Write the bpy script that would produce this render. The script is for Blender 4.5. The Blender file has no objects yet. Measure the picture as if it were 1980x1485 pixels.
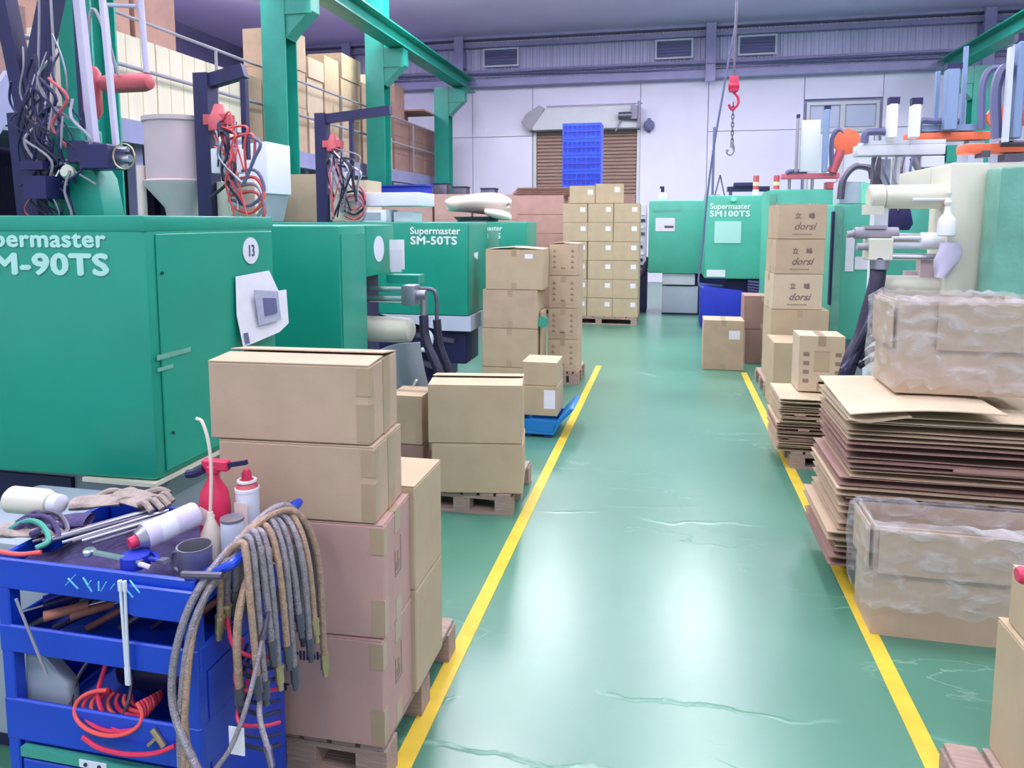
import bpy, bmesh, math, random
from mathutils import Vector, Matrix, Euler
random.seed(7)
SC = bpy.context.scene
COL = SC.collection
PI = math.pi
def rad(a): return math.radians(a)

# ------------------------------------------------------------------ camera
cam = bpy.data.cameras.new('camera')
cam.sensor_width = 36.0
cam.lens = 36.0 * 1400 / 1980
cam.shift_y = -172.5 / 1980
cam.clip_start = 0.05
cam.clip_end = 100
camo = bpy.data.objects.new('camera', cam)
COL.objects.link(camo)
camo.location = (0, 0, 1.7)
camo.rotation_euler = (rad(90 - 5.8), 0, rad(12.268))
SC.camera = camo

# ------------------------------------------------------------------ world, lamps, exposure
W = bpy.data.worlds.new('world')
SC.world = W
W.use_nodes = True
W.node_tree.nodes['Background'].inputs[0].default_value = (0.70, 0.74, 0.95, 1)
W.node_tree.nodes['Background'].inputs[1].default_value = 1.2
SC.view_settings.view_transform = 'Standard'
SC.view_settings.look = 'None'
SC.view_settings.exposure = -0.06
SC.view_settings.gamma = 1.0
SC.view_settings.use_curve_mapping = False
LAMP_POWER = {-1.5: 88, 4.0: 94, 9.2: 118, 14.2: 190}
LAMP_SPOTS = [(x, y) for y in (-1.5, 4.0, 9.2, 14.2) for x in (-8.6, -5.2, -2.35, 0.62, 4.0, 8.0)]
for (x, y) in LAMP_SPOTS:
    l = bpy.data.lights.new('high_bay_light', 'AREA')
    l.shape = 'RECTANGLE'
    l.size = 0.55
    l.size_y = 1.3
    l.energy = LAMP_POWER[y]
    l.color = (1.0, 0.98, 0.97)
    lo = bpy.data.objects.new('high_bay_light', l)
    COL.objects.link(lo)
    lo.location = (x, y, 6.38)
    u = bpy.data.lights.new('ceiling_fill_light', 'AREA')  # fill light added above each lamp to brighten the ceiling
    u.shape = 'RECTANGLE'; u.size = 0.5; u.size_y = 1.2
    u.energy = LAMP_POWER[y] * 1.7
    uo = bpy.data.objects.new('ceiling_fill_light', u)
    COL.objects.link(uo)
    uo.location = (x, y, 6.49)
    uo.rotation_euler = (PI, 0, 0)

# ------------------------------------------------------------------ materials
def lin(c):
    return tuple((v / 255 / 12.92) if v / 255 <= 0.04045 else ((v / 255 + 0.055) / 1.055) ** 2.4 for v in c)
MATS = {}
def mat(name, col, rough=0.6, metal=0.0, var=0.0, vscale=4.0, bump=0.0, bscale=40.0, stretch=None, coat=0.0, spec=0.5, wave=None):
    m = bpy.data.materials.new(name)
    m.use_nodes = True
    nt = m.node_tree
    b = nt.nodes['Principled BSDF']
    c = lin(col)
    b.inputs['Base Color'].default_value = (*c, 1)
    b.inputs['Roughness'].default_value = rough
    b.inputs['Metallic'].default_value = metal
    b.inputs['Specular IOR Level'].default_value = spec
    if coat:
        b.inputs['Coat Weight'].default_value = coat
        b.inputs['Coat Roughness'].default_value = 0.15
    tc = nt.nodes.new('ShaderNodeTexCoord')
    mp = nt.nodes.new('ShaderNodeMapping')
    nt.links.new(tc.outputs['Object'], mp.inputs[0])
    if stretch: mp.inputs['Scale'].default_value = stretch
    if var:
        n = nt.nodes.new('ShaderNodeTexNoise')
        n.inputs['Scale'].default_value = vscale
        n.inputs['Detail'].default_value = 5
        nt.links.new(mp.outputs[0], n.inputs['Vector'])
        r = nt.nodes.new('ShaderNodeValToRGB')
        r.color_ramp.elements[0].position = 0.3
        r.color_ramp.elements[1].position = 0.7
        r.color_ramp.elements[0].color = (*[v * (1 - var) for v in c], 1)
        r.color_ramp.elements[1].color = (*[min(1, v * (1 + var)) for v in c], 1)
        nt.links.new(n.outputs['Fac'], r.inputs[0])
        nt.links.new(r.outputs[0], b.inputs['Base Color'])
    if bump:
        if wave:
            n2 = nt.nodes.new('ShaderNodeTexWave')
            n2.bands_direction = wave
            n2.inputs['Distortion'].default_value = 0.4
        else:
            n2 = nt.nodes.new('ShaderNodeTexNoise')
            n2.inputs['Detail'].default_value = 3
        n2.inputs['Scale'].default_value = bscale
        nt.links.new(mp.outputs[0], n2.inputs['Vector'])
        bp = nt.nodes.new('ShaderNodeBump')
        bp.inputs['Strength'].default_value = bump
        bp.inputs['Distance'].default_value = 0.01
        nt.links.new(n2.outputs['Fac'], bp.inputs['Height'])
        nt.links.new(bp.outputs[0], b.inputs['Normal'])
    MATS[name] = m
    return m
mat('card', (186, 164, 136), 0.75, var=0.07, vscale=6, bump=0.12, bscale=22)
mat('card_pale', (200, 182, 154), 0.75, var=0.06, vscale=6, bump=0.12, bscale=22)
mat('card_olive', (184, 165, 134), 0.75, var=0.06, vscale=6, bump=0.1, bscale=22)
mat('card_grey', (182, 160, 134), 0.75, var=0.08, vscale=6, bump=0.12, bscale=22)
mat('card_pink', (182, 148, 138), 0.75, var=0.07, vscale=6, bump=0.1, bscale=22)
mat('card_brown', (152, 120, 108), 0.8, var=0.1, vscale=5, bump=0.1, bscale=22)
mat('card_edge', (150, 130, 112), 0.85, var=0.2, vscale=30, bump=0.5, bscale=60)
mat('tape', (170, 148, 120), 0.28, var=0.05, vscale=12)
mat('ink', (96, 78, 92), 0.7)
mat('ink_mid', (124, 104, 98), 0.7)
mat('ink_faint', (140, 120, 104), 0.7)
mat('ink_blue', (44, 40, 92), 0.6)
mat('paper', (232, 232, 240), 0.6, var=0.04, vscale=12, bump=0.15, bscale=9)
mat('paper_grey', (170, 176, 196), 0.6, var=0.1, vscale=30)
mat('lettering', (176, 226, 214), 0.5)
mat('lettering_white', (226, 240, 236), 0.5)
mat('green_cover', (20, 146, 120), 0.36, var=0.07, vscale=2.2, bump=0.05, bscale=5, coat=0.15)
mat('green_hazed', (78, 176, 150), 0.4, var=0.08, vscale=2.5, bump=0.05, bscale=5)  # paler machine green, with haze put into the colour
mat('green_film', (104, 166, 146), 0.25, var=0.16, vscale=5, bump=0.9, bscale=8)
mat('green_side', (44, 148, 124), 0.36, var=0.08, vscale=3)
mat('green_steel', (24, 140, 120), 0.42, var=0.1, vscale=3)
mat('green_glove', (60, 150, 130), 0.5)
mat('cream', (214, 214, 196), 0.42, var=0.04, vscale=3)
mat('beige_hopper', (202, 184, 188), 0.45, var=0.05, vscale=3)
mat('base_grey', (150, 162, 172), 0.5, var=0.1, vscale=4)
mat('dark_frame', (24, 27, 72), 0.55, var=0.2, vscale=6)  # dark tone lifted towards blue, standing in for haze
mat('hazed_dark', (28, 28, 78), 0.5, var=0.2, vscale=5)  # navy tone for black parts, haze painted into the colour
mat('black_rubber', (34, 34, 58), 0.5, var=0.2, vscale=20, bump=0.3, bscale=80)  # black raised and tinted blue in place of haze
mat('chrome', (214, 214, 222), 0.2, metal=0.9)
mat('steel', (160, 162, 172), 0.35, metal=0.75, var=0.1, vscale=12)
mat('steel_dark', (98, 96, 110), 0.4, metal=0.6, var=0.15, vscale=12)
mat('brass', (186, 168, 130), 0.35, metal=0.7, var=0.1, vscale=20)
mat('braid', (150, 144, 150), 0.42, metal=0.45, var=0.2, vscale=60, bump=0.5, bscale=220)
mat('braid_tan', (172, 144, 122), 0.5, metal=0.2, var=0.2, vscale=60, bump=0.5, bscale=220)
mat('blue_paint', (14, 62, 186), 0.4, var=0.1, vscale=4, coat=0.2)
mat('blue_crate', (22, 66, 190), 0.4, var=0.35, vscale=7)
mat('blue_tray', (24, 118, 186), 0.4, var=0.08, vscale=5)
mat('blue_deep', (24, 46, 170), 0.5, var=0.12, vscale=4)
mat('cyan_paint', (110, 200, 230), 0.5)
mat('red', (206, 44, 84), 0.4, var=0.08, vscale=8)
mat('red_old', (196, 88, 96), 0.5, var=0.15, vscale=8)
mat('orange', (238, 112, 74), 0.4, var=0.05, vscale=5)
mat('orange_hose', (226, 84, 78), 0.42)
mat('pink_beam', (222, 110, 130), 0.45)
mat('white_plastic', (234, 238, 240), 0.4)
mat('white_metal', (216, 222, 232), 0.4, var=0.03, vscale=5)
mat('purple_white', (202, 196, 220), 0.4)
mat('post_blue', (132, 156, 190), 0.4, metal=0.2)
mat('wood_pallet', (162, 140, 128), 0.8, var=0.2, vscale=8, stretch=(1, 12, 12), bump=0.4, bscale=14)
mat('wood_pale', (238, 228, 204), 0.75, var=0.05, vscale=5, stretch=(1, 1, 0.2), bump=0.15, bscale=14)
mat('wood_handle', (156, 104, 84), 0.6, var=0.15, vscale=14)
mat('glove_cloth', (160, 148, 140), 0.9, var=0.25, vscale=18, bump=0.8, bscale=60)
mat('glove_dark', (70, 62, 104), 0.9, var=0.3, vscale=18, bump=0.8, bscale=60)
mat('sack', (228, 208, 200), 0.7, var=0.04, vscale=5, bump=0.5, bscale=9)
mat('grey_steel', (140, 144, 176), 0.5, var=0.1, vscale=3)
mat('lilac_steel', (146, 144, 180), 0.55, var=0.08, vscale=3)
mat('cable_grey', (96, 100, 136), 0.6)
mat('tube_clear', (226, 214, 196), 0.3)
mat('film', (220, 214, 214), 0.2)
mat('shutter', (160, 134, 122), 0.5, var=0.05, vscale=3)
mat('shutter_box', (206, 208, 214), 0.5, var=0.04, vscale=3)
mat('drum_grey', (150, 148, 158), 0.5, var=0.05, vscale=3)
mat('wall_paint', (232, 228, 248), 0.7, var=0.025, vscale=1.2, bump=0.05, bscale=3)
mat('wall_joint', (160, 162, 190), 0.8)
mat('wall_sheet', (212, 210, 236), 0.55, var=0.06, vscale=2, stretch=(1, 1, 0.15))
mat('wall_side', (120, 116, 150), 0.7, var=0.08, vscale=1)
mat('ceiling', (206, 196, 230), 0.75, var=0.05, vscale=0.6)
mat('louvre', (92, 96, 138), 0.5)
mat('glass_dim', (190, 198, 220), 0.15)
mat('glass_bright', (236, 238, 250), 0.2)
mat('plate_white', (222, 226, 236), 0.5)
mat('yellow_line', (214, 184, 56), 0.5, var=0.12, vscale=9, bump=0.1, bscale=30)
mat('mint_box', (190, 200, 216), 0.45, var=0.04, vscale=3)
mat('green_light', (130, 240, 200), 0.4)
mat('label_yellow', (226, 222, 168), 0.6)

# clear polythene: thin, wrinkled, lets the carton show through
m = bpy.data.materials.new('polythene'); m.use_nodes = True
nt = m.node_tree; b = nt.nodes['Principled BSDF']
b.inputs['Base Color'].default_value = (0.85, 0.85, 0.88, 1)
b.inputs['Roughness'].default_value = 0.22
b.inputs['Specular IOR Level'].default_value = 0.8
tc = nt.nodes.new('ShaderNodeTexCoord'); mp = nt.nodes.new('ShaderNodeMapping')
mp.inputs['Scale'].default_value = (1.0, 1.0, 1.8); mp.inputs['Rotation'].default_value = (0.5, 0.5, 0.2)
nt.links.new(tc.outputs['Object'], mp.inputs[0])
n = nt.nodes.new('ShaderNodeTexNoise'); n.inputs['Scale'].default_value = 9; n.inputs['Detail'].default_value = 8
n.inputs['Distortion'].default_value = 0.5
nt.links.new(mp.outputs[0], n.inputs['Vector'])
bp = nt.nodes.new('ShaderNodeBump'); bp.inputs['Strength'].default_value = 0.9; bp.inputs['Distance'].default_value = 0.03
nt.links.new(n.outputs['Fac'], bp.inputs['Height']); nt.links.new(bp.outputs[0], b.inputs['Normal'])
rp = nt.nodes.new('ShaderNodeValToRGB')
rp.color_ramp.elements[0].position = 0.45; rp.color_ramp.elements[0].color = (0.14, 0.14, 0.14, 1)
rp.color_ramp.elements[1].position = 0.75; rp.color_ramp.elements[1].color = (0.5, 0.5, 0.5, 1)
nt.links.new(n.outputs['Fac'], rp.inputs[0]); nt.links.new(rp.outputs[0], b.inputs['Alpha'])
MATS['polythene'] = m

# glossy green epoxy floor
BY_FLOOR0, BY_FLOOR1 = -3.5, 20.9
m = bpy.data.materials.new('epoxy_floor'); m.use_nodes = True
nt = m.node_tree; b = nt.nodes['Principled BSDF']
tc = nt.nodes.new('ShaderNodeTexCoord')
n = nt.nodes.new('ShaderNodeTexNoise'); n.inputs['Scale'].default_value = 1.1; n.inputs['Detail'].default_value = 6
nt.links.new(tc.outputs['Object'], n.inputs['Vector'])
r = nt.nodes.new('ShaderNodeValToRGB')
r.color_ramp.elements[0].position = 0.3; r.color_ramp.elements[0].color = (*lin((66, 120, 98)), 1)
r.color_ramp.elements[1].position = 0.7; r.color_ramp.elements[1].color = (*lin((76, 132, 108)), 1)
nt.links.new(n.outputs['Fac'], r.inputs[0])
# fine wandering cracks and trowel ridges
w = nt.nodes.new('ShaderNodeTexNoise'); w.inputs['Scale'].default_value = 2.3; w.inputs['Detail'].default_value = 8; w.inputs['Distortion'].default_value = 0.6
mpp = nt.nodes.new('ShaderNodeMapping'); mpp.inputs['Scale'].default_value = (0.55, 1.5, 1)
nt.links.new(tc.outputs['Object'], mpp.inputs[0]); nt.links.new(mpp.outputs[0], w.inputs['Vector'])
ab = nt.nodes.new('ShaderNodeMath'); ab.operation = 'SUBTRACT'; ab.inputs[1].default_value = 0.5
nt.links.new(w.outputs['Fac'], ab.inputs[0])
ab2 = nt.nodes.new('ShaderNodeMath'); ab2.operation = 'ABSOLUTE'; nt.links.new(ab.outputs[0], ab2.inputs[0])
cr = nt.nodes.new('ShaderNodeValToRGB')
cr.color_ramp.elements[0].position = 0.0; cr.color_ramp.elements[0].color = (1, 1, 1, 1)
cr.color_ramp.elements[1].position = 0.006; cr.color_ramp.elements[1].color = (0, 0, 0, 1)
nt.links.new(ab2.outputs[0], cr.inputs[0])
gate = nt.nodes.new('ShaderNodeTexNoise'); gate.inputs['Scale'].default_value = 0.9
nt.links.new(tc.outputs['Object'], gate.inputs['Vector'])
gr = nt.nodes.new('ShaderNodeValToRGB'); gr.color_ramp.elements[0].position = 0.56; gr.color_ramp.elements[1].position = 0.64
nt.links.new(gate.outputs['Fac'], gr.inputs[0])
mu = nt.nodes.new('ShaderNodeMath'); mu.operation = 'MULTIPLY'
nt.links.new(cr.outputs[0], mu.inputs[0]); nt.links.new(gr.outputs[0], mu.inputs[1])
# raised seams of resin running across the aisle
sx_ = nt.nodes.new('ShaderNodeSeparateXYZ'); nt.links.new(tc.outputs['Object'], sx_.inputs[0])
wn = nt.nodes.new('ShaderNodeTexNoise'); wn.inputs['Scale'].default_value = 2.6; wn.inputs['Detail'].default_value = 7
nt.links.new(tc.outputs['Object'], wn.inputs['Vector'])
def M_(op, a, b_=None, c_=None):
    q = nt.nodes.new('ShaderNodeMath'); q.operation = op
    for i_, v_ in enumerate((a, b_, c_)):
        if v_ is None: continue
        if isinstance(v_, (int, float)): q.inputs[i_].default_value = v_
        else: nt.links.new(v_, q.inputs[i_])
    return q.outputs[0]
OY = (BY_FLOOR0 + BY_FLOOR1) / 2
seam = None
for Y0_, wd, amp in ((4.08, .02, .34), (2.50, .016, .30), (2.12, .014, .30)):
    yy_ = M_('MULTIPLY_ADD', wn.outputs['Fac'], amp, sx_.outputs['Y'])
    d_ = M_('ABSOLUTE', M_('SUBTRACT', yy_, Y0_ - OY + amp * .5))
    f_ = M_('MAXIMUM', M_('SUBTRACT', 1.0, M_('DIVIDE', d_, wd)), 0.0)
    seam = f_ if seam is None else M_('ADD', seam, f_)
g2 = nt.nodes.new('ShaderNodeTexNoise'); g2.inputs['Scale'].default_value = 2.0
nt.links.new(tc.outputs['Object'], g2.inputs['Vector'])
g2r = nt.nodes.new('ShaderNodeValToRGB'); g2r.color_ramp.elements[0].position = 0.44; g2r.color_ramp.elements[1].position = 0.56
nt.links.new(g2.outputs['Fac'], g2r.inputs[0])
seam = M_('MULTIPLY', seam, g2r.outputs[0])
mu0 = mu
mu = nt.nodes.new('ShaderNodeMath'); mu.operation = 'ADD'; mu.use_clamp = True
nt.links.new(mu0.outputs[0], mu.inputs[0]); nt.links.new(seam, mu.inputs[1])
big = nt.nodes.new('ShaderNodeTexNoise'); big.inputs['Scale'].default_value = 5; big.inputs['Detail'].default_value = 2
nt.links.new(tc.outputs['Object'], big.inputs['Vector'])
add = nt.nodes.new('ShaderNodeMath'); add.operation = 'MULTIPLY_ADD'; add.inputs[1].default_value = 0.35
nt.links.new(big.outputs['Fac'], add.inputs[0]); nt.links.new(mu.outputs[0], add.inputs[2])
bp = nt.nodes.new('ShaderNodeBump'); bp.inputs['Strength'].default_value = 0.5; bp.inputs['Distance'].default_value = 0.006
nt.links.new(add.outputs[0], bp.inputs['Height']); nt.links.new(bp.outputs[0], b.inputs['Normal'])
mx = nt.nodes.new('ShaderNodeMix'); mx.data_type = 'RGBA'
ml = nt.nodes.new('ShaderNodeMath'); ml.operation = 'MULTIPLY'; ml.inputs[1].default_value = 0.35
nt.links.new(mu.outputs[0], ml.inputs[0]); nt.links.new(ml.outputs[0], mx.inputs['Factor'])
nt.links.new(r.outputs[0], mx.inputs[6]); mx.inputs[7].default_value = (*lin((150, 205, 180)), 1)
nt.links.new(mx.outputs[2], b.inputs['Base Color'])
b.inputs['Roughness'].default_value = 0.29
b.inputs['Specular IOR Level'].default_value = 0.8
b.inputs['Coat Weight'].default_value = 0.3
b.inputs['Coat Roughness'].default_value = 0.5
MATS['epoxy_floor'] = m

# ------------------------------------------------------------------ mesh helpers
class MB:
    def __init__(s): s.v = []; s.f = []
    def add(s, vs, fs):
        o = len(s.v); s.v += [tuple(v) for v in vs]; s.f += [tuple(i + o for i in f) for f in fs]; return s
    def box(s, x0, x1, y0, y1, z0, z1, M=None):
        vs = [Vector((x, y, z)) for z in (z0, z1) for y in (y0, y1) for x in (x0, x1)]
        if M is not None: vs = [M @ v for v in vs]
        return s.add(vs, [(0, 2, 3, 1), (4, 5, 7, 6), (0, 1, 5, 4), (2, 6, 7, 3), (0, 4, 6, 2), (1, 3, 7, 5)])
    def bar(s, p0, p1, w, h=None, up=(0, 0, 1)):
        """rectangular bar from p0 to p1, w across, h along 'up'"""
        h = h or w
        p0 = Vector(p0); p1 = Vector(p1); d = (p1 - p0); L = d.length; d.normalize()
        u = Vector(up)
        if abs(d.dot(u)) > 0.98: u = Vector((0, 1, 0))
        r = d.cross(u).normalized(); u = r.cross(d).normalized()
        vs = [p0 + d * t + r * a + u * b2 for t in (0, L) for b2 in (-h / 2, h / 2) for a in (-w / 2, w / 2)]
        return s.add(vs, [(0, 2, 3, 1), (4, 5, 7, 6), (0, 1, 5, 4), (2, 6, 7, 3), (0, 4, 6, 2), (1, 3, 7, 5)])
    def cyl(s, p0, p1, r0, r1=None, n=16):
        r1 = r0 if r1 is None else r1
        p0 = Vector(p0); p1 = Vector(p1); d = (p1 - p0).normalized()
        u = Vector((0, 0, 1)) if abs(d.z) < 0.9 else Vector((1, 0, 0))
        a = d.cross(u).normalized(); c = d.cross(a).normalized()
        vs = []
        for p, r in ((p0, r0), (p1, r1)):
            for i in range(n):
                t = 2 * PI * i / n
                vs.append(p + (a * math.cos(t) + c * math.sin(t)) * r)
        fs = [(i, (i + 1) % n, n + (i + 1) % n, n + i) for i in range(n)]
        fs += [tuple(reversed(range(n))), tuple(range(n, 2 * n))]
        return s.add(vs, fs)
    def lathe(s, c, prof, n=24, axis='z'):
        """prof: list of (r, h) from the bottom up, around an axis through c"""
        vs = []
        for r, h in prof:
            for i in range(n):
                t = 2 * PI * i / n
                a, b2 = r * math.cos(t), r * math.sin(t)
                v = {'z': (a, b2, h), 'x': (h, a, b2), 'y': (b2, h, a)}[axis]
                vs.append((c[0] + v[0], c[1] + v[1], c[2] + v[2]))
        fs = []
        for k in range(len(prof) - 1):
            for i in range(n):
                j = (i + 1) % n
                fs.append((k * n + i, k * n + j, (k + 1) * n + j, (k + 1) * n + i))
        fs += [tuple(reversed(range(n))), tuple(range((len(prof) - 1) * n, len(prof) * n))]
        return s.add(vs, fs)
    def tube(s, pts, r, n=8, sub=5, r1=None):
        P = smooth(pts, sub)
        vs = []; prev = None
        N = len(P)
        for k, p in enumerate(P):
            d = (P[min(k + 1, N - 1)] - P[max(k - 1, 0)]).normalized()
            if prev is None:
                u = Vector((0, 0, 1)) if abs(d.z) < 0.9 else Vector((1, 0, 0))
                a = d.cross(u).normalized()
            else:
                a = (prev - d * prev.dot(d))
                a = a.normalized() if a.length > 1e-6 else d.orthogonal().normalized()
            prev = a
            c = d.cross(a)
            rr = r if r1 is None else r + (r1 - r) * k / (N - 1)
            for i in range(n):
                t = 2 * PI * i / n
                vs.append(p + (a * math.cos(t) + c * math.sin(t)) * rr)
        fs = []
        for k in range(N - 1):
            for i in range(n):
                j = (i + 1) % n
                fs.append((k * n + i, k * n + j, (k + 1) * n + j, (k + 1) * n + i))
        fs += [tuple(reversed(range(n))), tuple(range((N - 1) * n, N * n))]
        return s.add(vs, fs)
    def prism(s, poly, a0, a1, plane='xz'):
        """polygon in a plane, extruded along the third axis from a0 to a1"""
        def P(u, v, a):
            return {'xz': (u, a, v), 'yz': (a, u, v), 'xy': (u, v, a)}[plane]
        n = len(poly)
        vs = [P(u, v, a0) for u, v in poly] + [P(u, v, a1) for u, v in poly]
        fs = [(i, (i + 1) % n, n + (i + 1) % n, n + i) for i in range(n)]
        fs += [tuple(reversed(range(n))), tuple(range(n, 2 * n))]
        return s.add(vs, fs)
    def grid(s, fn, nu, nv, thick=0.0):
        vs = [fn(i / nu, j / nv) for j in range(nv + 1) for i in range(nu + 1)]
        fs = [(j * (nu + 1) + i, j * (nu + 1) + i + 1, (j + 1) * (nu + 1) + i + 1, (j + 1) * (nu + 1) + i) for j in range(nv) for i in range(nu)]
        return s.add(vs, fs)
def smooth(pts, sub=5):
    P = [Vector(p) for p in pts]
    if len(P) < 3: return P
    out = []
    E = [P[0] * 2 - P[1]] + P + [P[-1] * 2 - P[-2]]
    for i in range(1, len(E) - 2):
        a, b2, c, d = E[i - 1], E[i], E[i + 1], E[i + 2]
        for k in range(sub):
            t = k / sub
            out.append(0.5 * ((2 * b2) + (c - a) * t + (2 * a - 5 * b2 + 4 * c - d) * t * t + (3 * b2 - a - 3 * c + d) * t ** 3))
    out.append(P[-1])
    return out

def obj(name, mb, m, parent=None, bevel=0.0, solid=0.0, label=None, kind=None):
    me = bpy.data.meshes.new(name)
    vs = [Vector(v) for v in mb.v]
    lo = Vector([min(v[i] for v in vs) for i in range(3)]); hi = Vector([max(v[i] for v in vs) for i in range(3)])
    c = Vector(((lo.x + hi.x) / 2, (lo.y + hi.y) / 2, lo.z))
    me.from_pydata([v - c for v in vs], [], mb.f)
    bm = bmesh.new(); bm.from_mesh(me)
    bmesh.ops.recalc_face_normals(bm, faces=bm.faces)
    if bevel:
        es = [e for e in bm.edges if len(e.link_faces) == 2 and e.calc_face_angle(0) > 0.5]
        bmesh.ops.bevel(bm, geom=es, offset=bevel, segments=2 if bevel > 0.008 else 1, profile=0.6, affect='EDGES', clamp_overlap=True)
    if solid:
        bmesh.ops.solidify(bm, geom=list(bm.faces), thickness=solid)
        bmesh.ops.recalc_face_normals(bm, faces=bm.faces)
    bm.to_mesh(me); bm.free()
    for p in me.polygons: p.use_smooth = True
    me.set_sharp_from_angle(angle=rad(35))
    me.materials.append(MATS[m] if isinstance(m, str) else m)
    o = bpy.data.objects.new(name, me)
    COL.objects.link(o)
    o.location = c
    if parent is not None: o.parent = parent
    if label: o['label'] = label
    if kind: o['kind'] = kind
    ORG[o.name] = c
    if parent is not None and parent.type == 'MESH':
        o.location = c - Vector(ORG[parent.name])
    return o
ORG = {}
def thing(name, label, cat, group=None):
    o = bpy.data.objects.new(name, None); COL.objects.link(o)
    o.empty_display_size = 0.1
    o['label'] = label; o['category'] = cat
    if group: o['group'] = group
    ORG[o.name] = Vector((0, 0, 0))
    return o
def tag(o, label, cat, group=None):
    o['label'] = label; o['category'] = cat
    if group: o['group'] = group
    return o
def settle(root, rot=0.0, to=None):
    """everything was modelled in world metres: move the Empty to the base centre of its parts"""
    lo = Vector((1e9,) * 3); hi = -lo
    for ch in root.children:
        for v in ch.bound_box:
            p = ch.location + Vector(v)
            lo = Vector(map(min, lo, p)); hi = Vector(map(max, hi, p))
    c = Vector(((lo.x + hi.x) / 2, (lo.y + hi.y) / 2, lo.z))
    for ch in root.children: ch.location = ch.location - c
    root.location = c if to is None else Vector(to)
    root.rotation_euler = (0, 0, rot)
    return root
def struct(name, mb, m, parent=None, **k):
    o = obj(name, mb, m, parent, **k)
    if parent is None: o['kind'] = 'structure'
    return o
def copy_tree(o, parent=None):
    c = o.copy(); COL.objects.link(c)
    if parent is not None: c.parent = parent
    for ch in list(o.children): copy_tree(ch, c)
    return c
FONT_CACHE = {}
def text(name, s, size, loc, xdir, ydir, m, parent, sx=1.0, bold=0.0, depth=0.0015, align='LEFT', shear=0.0, space=1.0):
    """flat lettering as thin solid letters; xdir = reading direction, ydir = up"""
    cu = bpy.data.curves.new(name, 'FONT')
    cu.body = s; cu.size = size; cu.extrude = depth; cu.offset = 0; cu.align_x = align; cu.shear = shear
    cu.space_character = space
    cu.resolution_u = 3
    tmp = bpy.data.objects.new(name, cu); COL.objects.link(tmp)
    dg = bpy.context.evaluated_depsgraph_get(); dg.update()
    me = bpy.data.meshes.new_from_object(tmp.evaluated_get(dg))
    bpy.data.objects.remove(tmp)
    x = Vector(xdir).normalized(); y = Vector(ydir).normalized(); z = x.cross(y)
    M = Matrix((x, y, z)).transposed()
    if bold:      # heavier strokes: the same letters laid over each other, a hair apart in depth
        base = [v.co.copy() for v in me.vertices]; fs = [tuple(p.vertices) for p in me.polygons]
        V = []; F = []
        for q, (a, b2) in enumerate(((0, 0), (1, 0), (-1, 0), (0, 1), (0, -1), (.7, .7), (-.7, -.7))):
            o_ = len(V)
            V += [Vector((v.x + a * bold * 1.1, v.y + b2 * bold * 1.1, v.z + q * 0.00004)) for v in base]
            F += [tuple(i + o_ for i in f) for f in fs]
        me = bpy.data.meshes.new(name); me.from_pydata(V, [], F)
    for v in me.vertices:
        v.co = M @ Vector((v.co.x * sx, v.co.y, v.co.z))
    me.materials.clear(); me.materials.append(MATS[m])
    me.name = name
    o = bpy.data.objects.new(name, me); COL.objects.link(o)
    o.location = Vector(loc)
    o.parent = parent
    if parent.type == 'MESH': o.location = Vector(loc) - Vector(ORG[parent.name])
    ORG[o.name] = Vector(loc)
    return o

# ================================================================== SETTING
BY = 20.5      # back wall
WL, WR, CZ = -12.6, 11.5, 6.85
struct('floor', MB().box(WL, WR, -3.5, BY + .4, -0.1, 0), 'epoxy_floor')
struct('ceiling', MB().box(WL, WR, -3.5, BY + .4, CZ, CZ + .12), 'ceiling')
struct('wall_left', MB().box(WL - .15, WL, -3.5, BY + .4, 0, CZ), 'wall_side')
struct('wall_right', MB().box(WR, WR + .15, -3.5, BY + .4, 0, CZ), 'wall_side')
wb = struct('wall_back', MB().box(WL, WR, BY + .12, BY + .4, 0, CZ), 'wall_joint')
# painted panels, joints recessed between them
xs = [WL, -9.2, -5.62, 0.93, 4.6 - 1.25, 5.25, WR]
def wpanel(x0, x1, z0, z1): obj('wall_panel', MB().box(x0 + .008, x1 - .008, BY, BY + .14, z0 + .008, z1 - .008), 'wall_paint', wb)
for x0, x1 in ((WL, -9.2), (-9.2, -5.62), (5.25, WR)):
    wpanel(x0, x1, 0, 4.1); wpanel(x0, x1, 4.1, 5.75)
wpanel(-5.62, -3.86, 0, 4.1); wpanel(-3.86, -.86, 4.22, 5.75); wpanel(-5.62, -3.86, 4.1, 5.75)
wpanel(-.86, .93, 0, 5.75)
wpanel(.93, 3.35, 0, 4.1); wpanel(.93, 3.35, 4.1, 5.75)
wpanel(3.35, 5.25, 4.86, 5.75); wpanel(3.35, 5.25, 0, 1.9)
# trapezoid sheet cladding above the beam
def cladding(x0, x1, z0, z1):
    mb = MB(); p = 0.19; x = x0
    poly = []
    while x < x1 - .01:
        poly += [(x, BY + .06), (x + p * .55, BY + .06), (x + p * .65, BY + .015), (x + p * .9, BY + .015)]
        x += p
    poly.append((x, BY + .06))
    n = len(poly)
    vs = [(a, b2, z0) for a, b2 in poly] + [(a, b2, z1) for a, b2 in poly]
    mb.add(vs, [(i, i + 1, n + i + 1, n + i) for i in range(n - 1)])
    obj('sheet_cladding', mb, 'wall_sheet', wb)
cladding(WL, WR - .2, 5.72, CZ)
# grey steel rails along the back wall
for nm, z0, z1, d in (('trim_1', 5.46, 5.66, .34), ('trim_2', 5.86, 5.95, .16), ('trim_3', 6.56, 6.68, .2), ('trim_4', 6.77, CZ, .3)):
    struct(nm, MB().box(WL, WR, BY - d, BY - .004, z0, z1), 'lilac_steel', bevel=.01)
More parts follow.
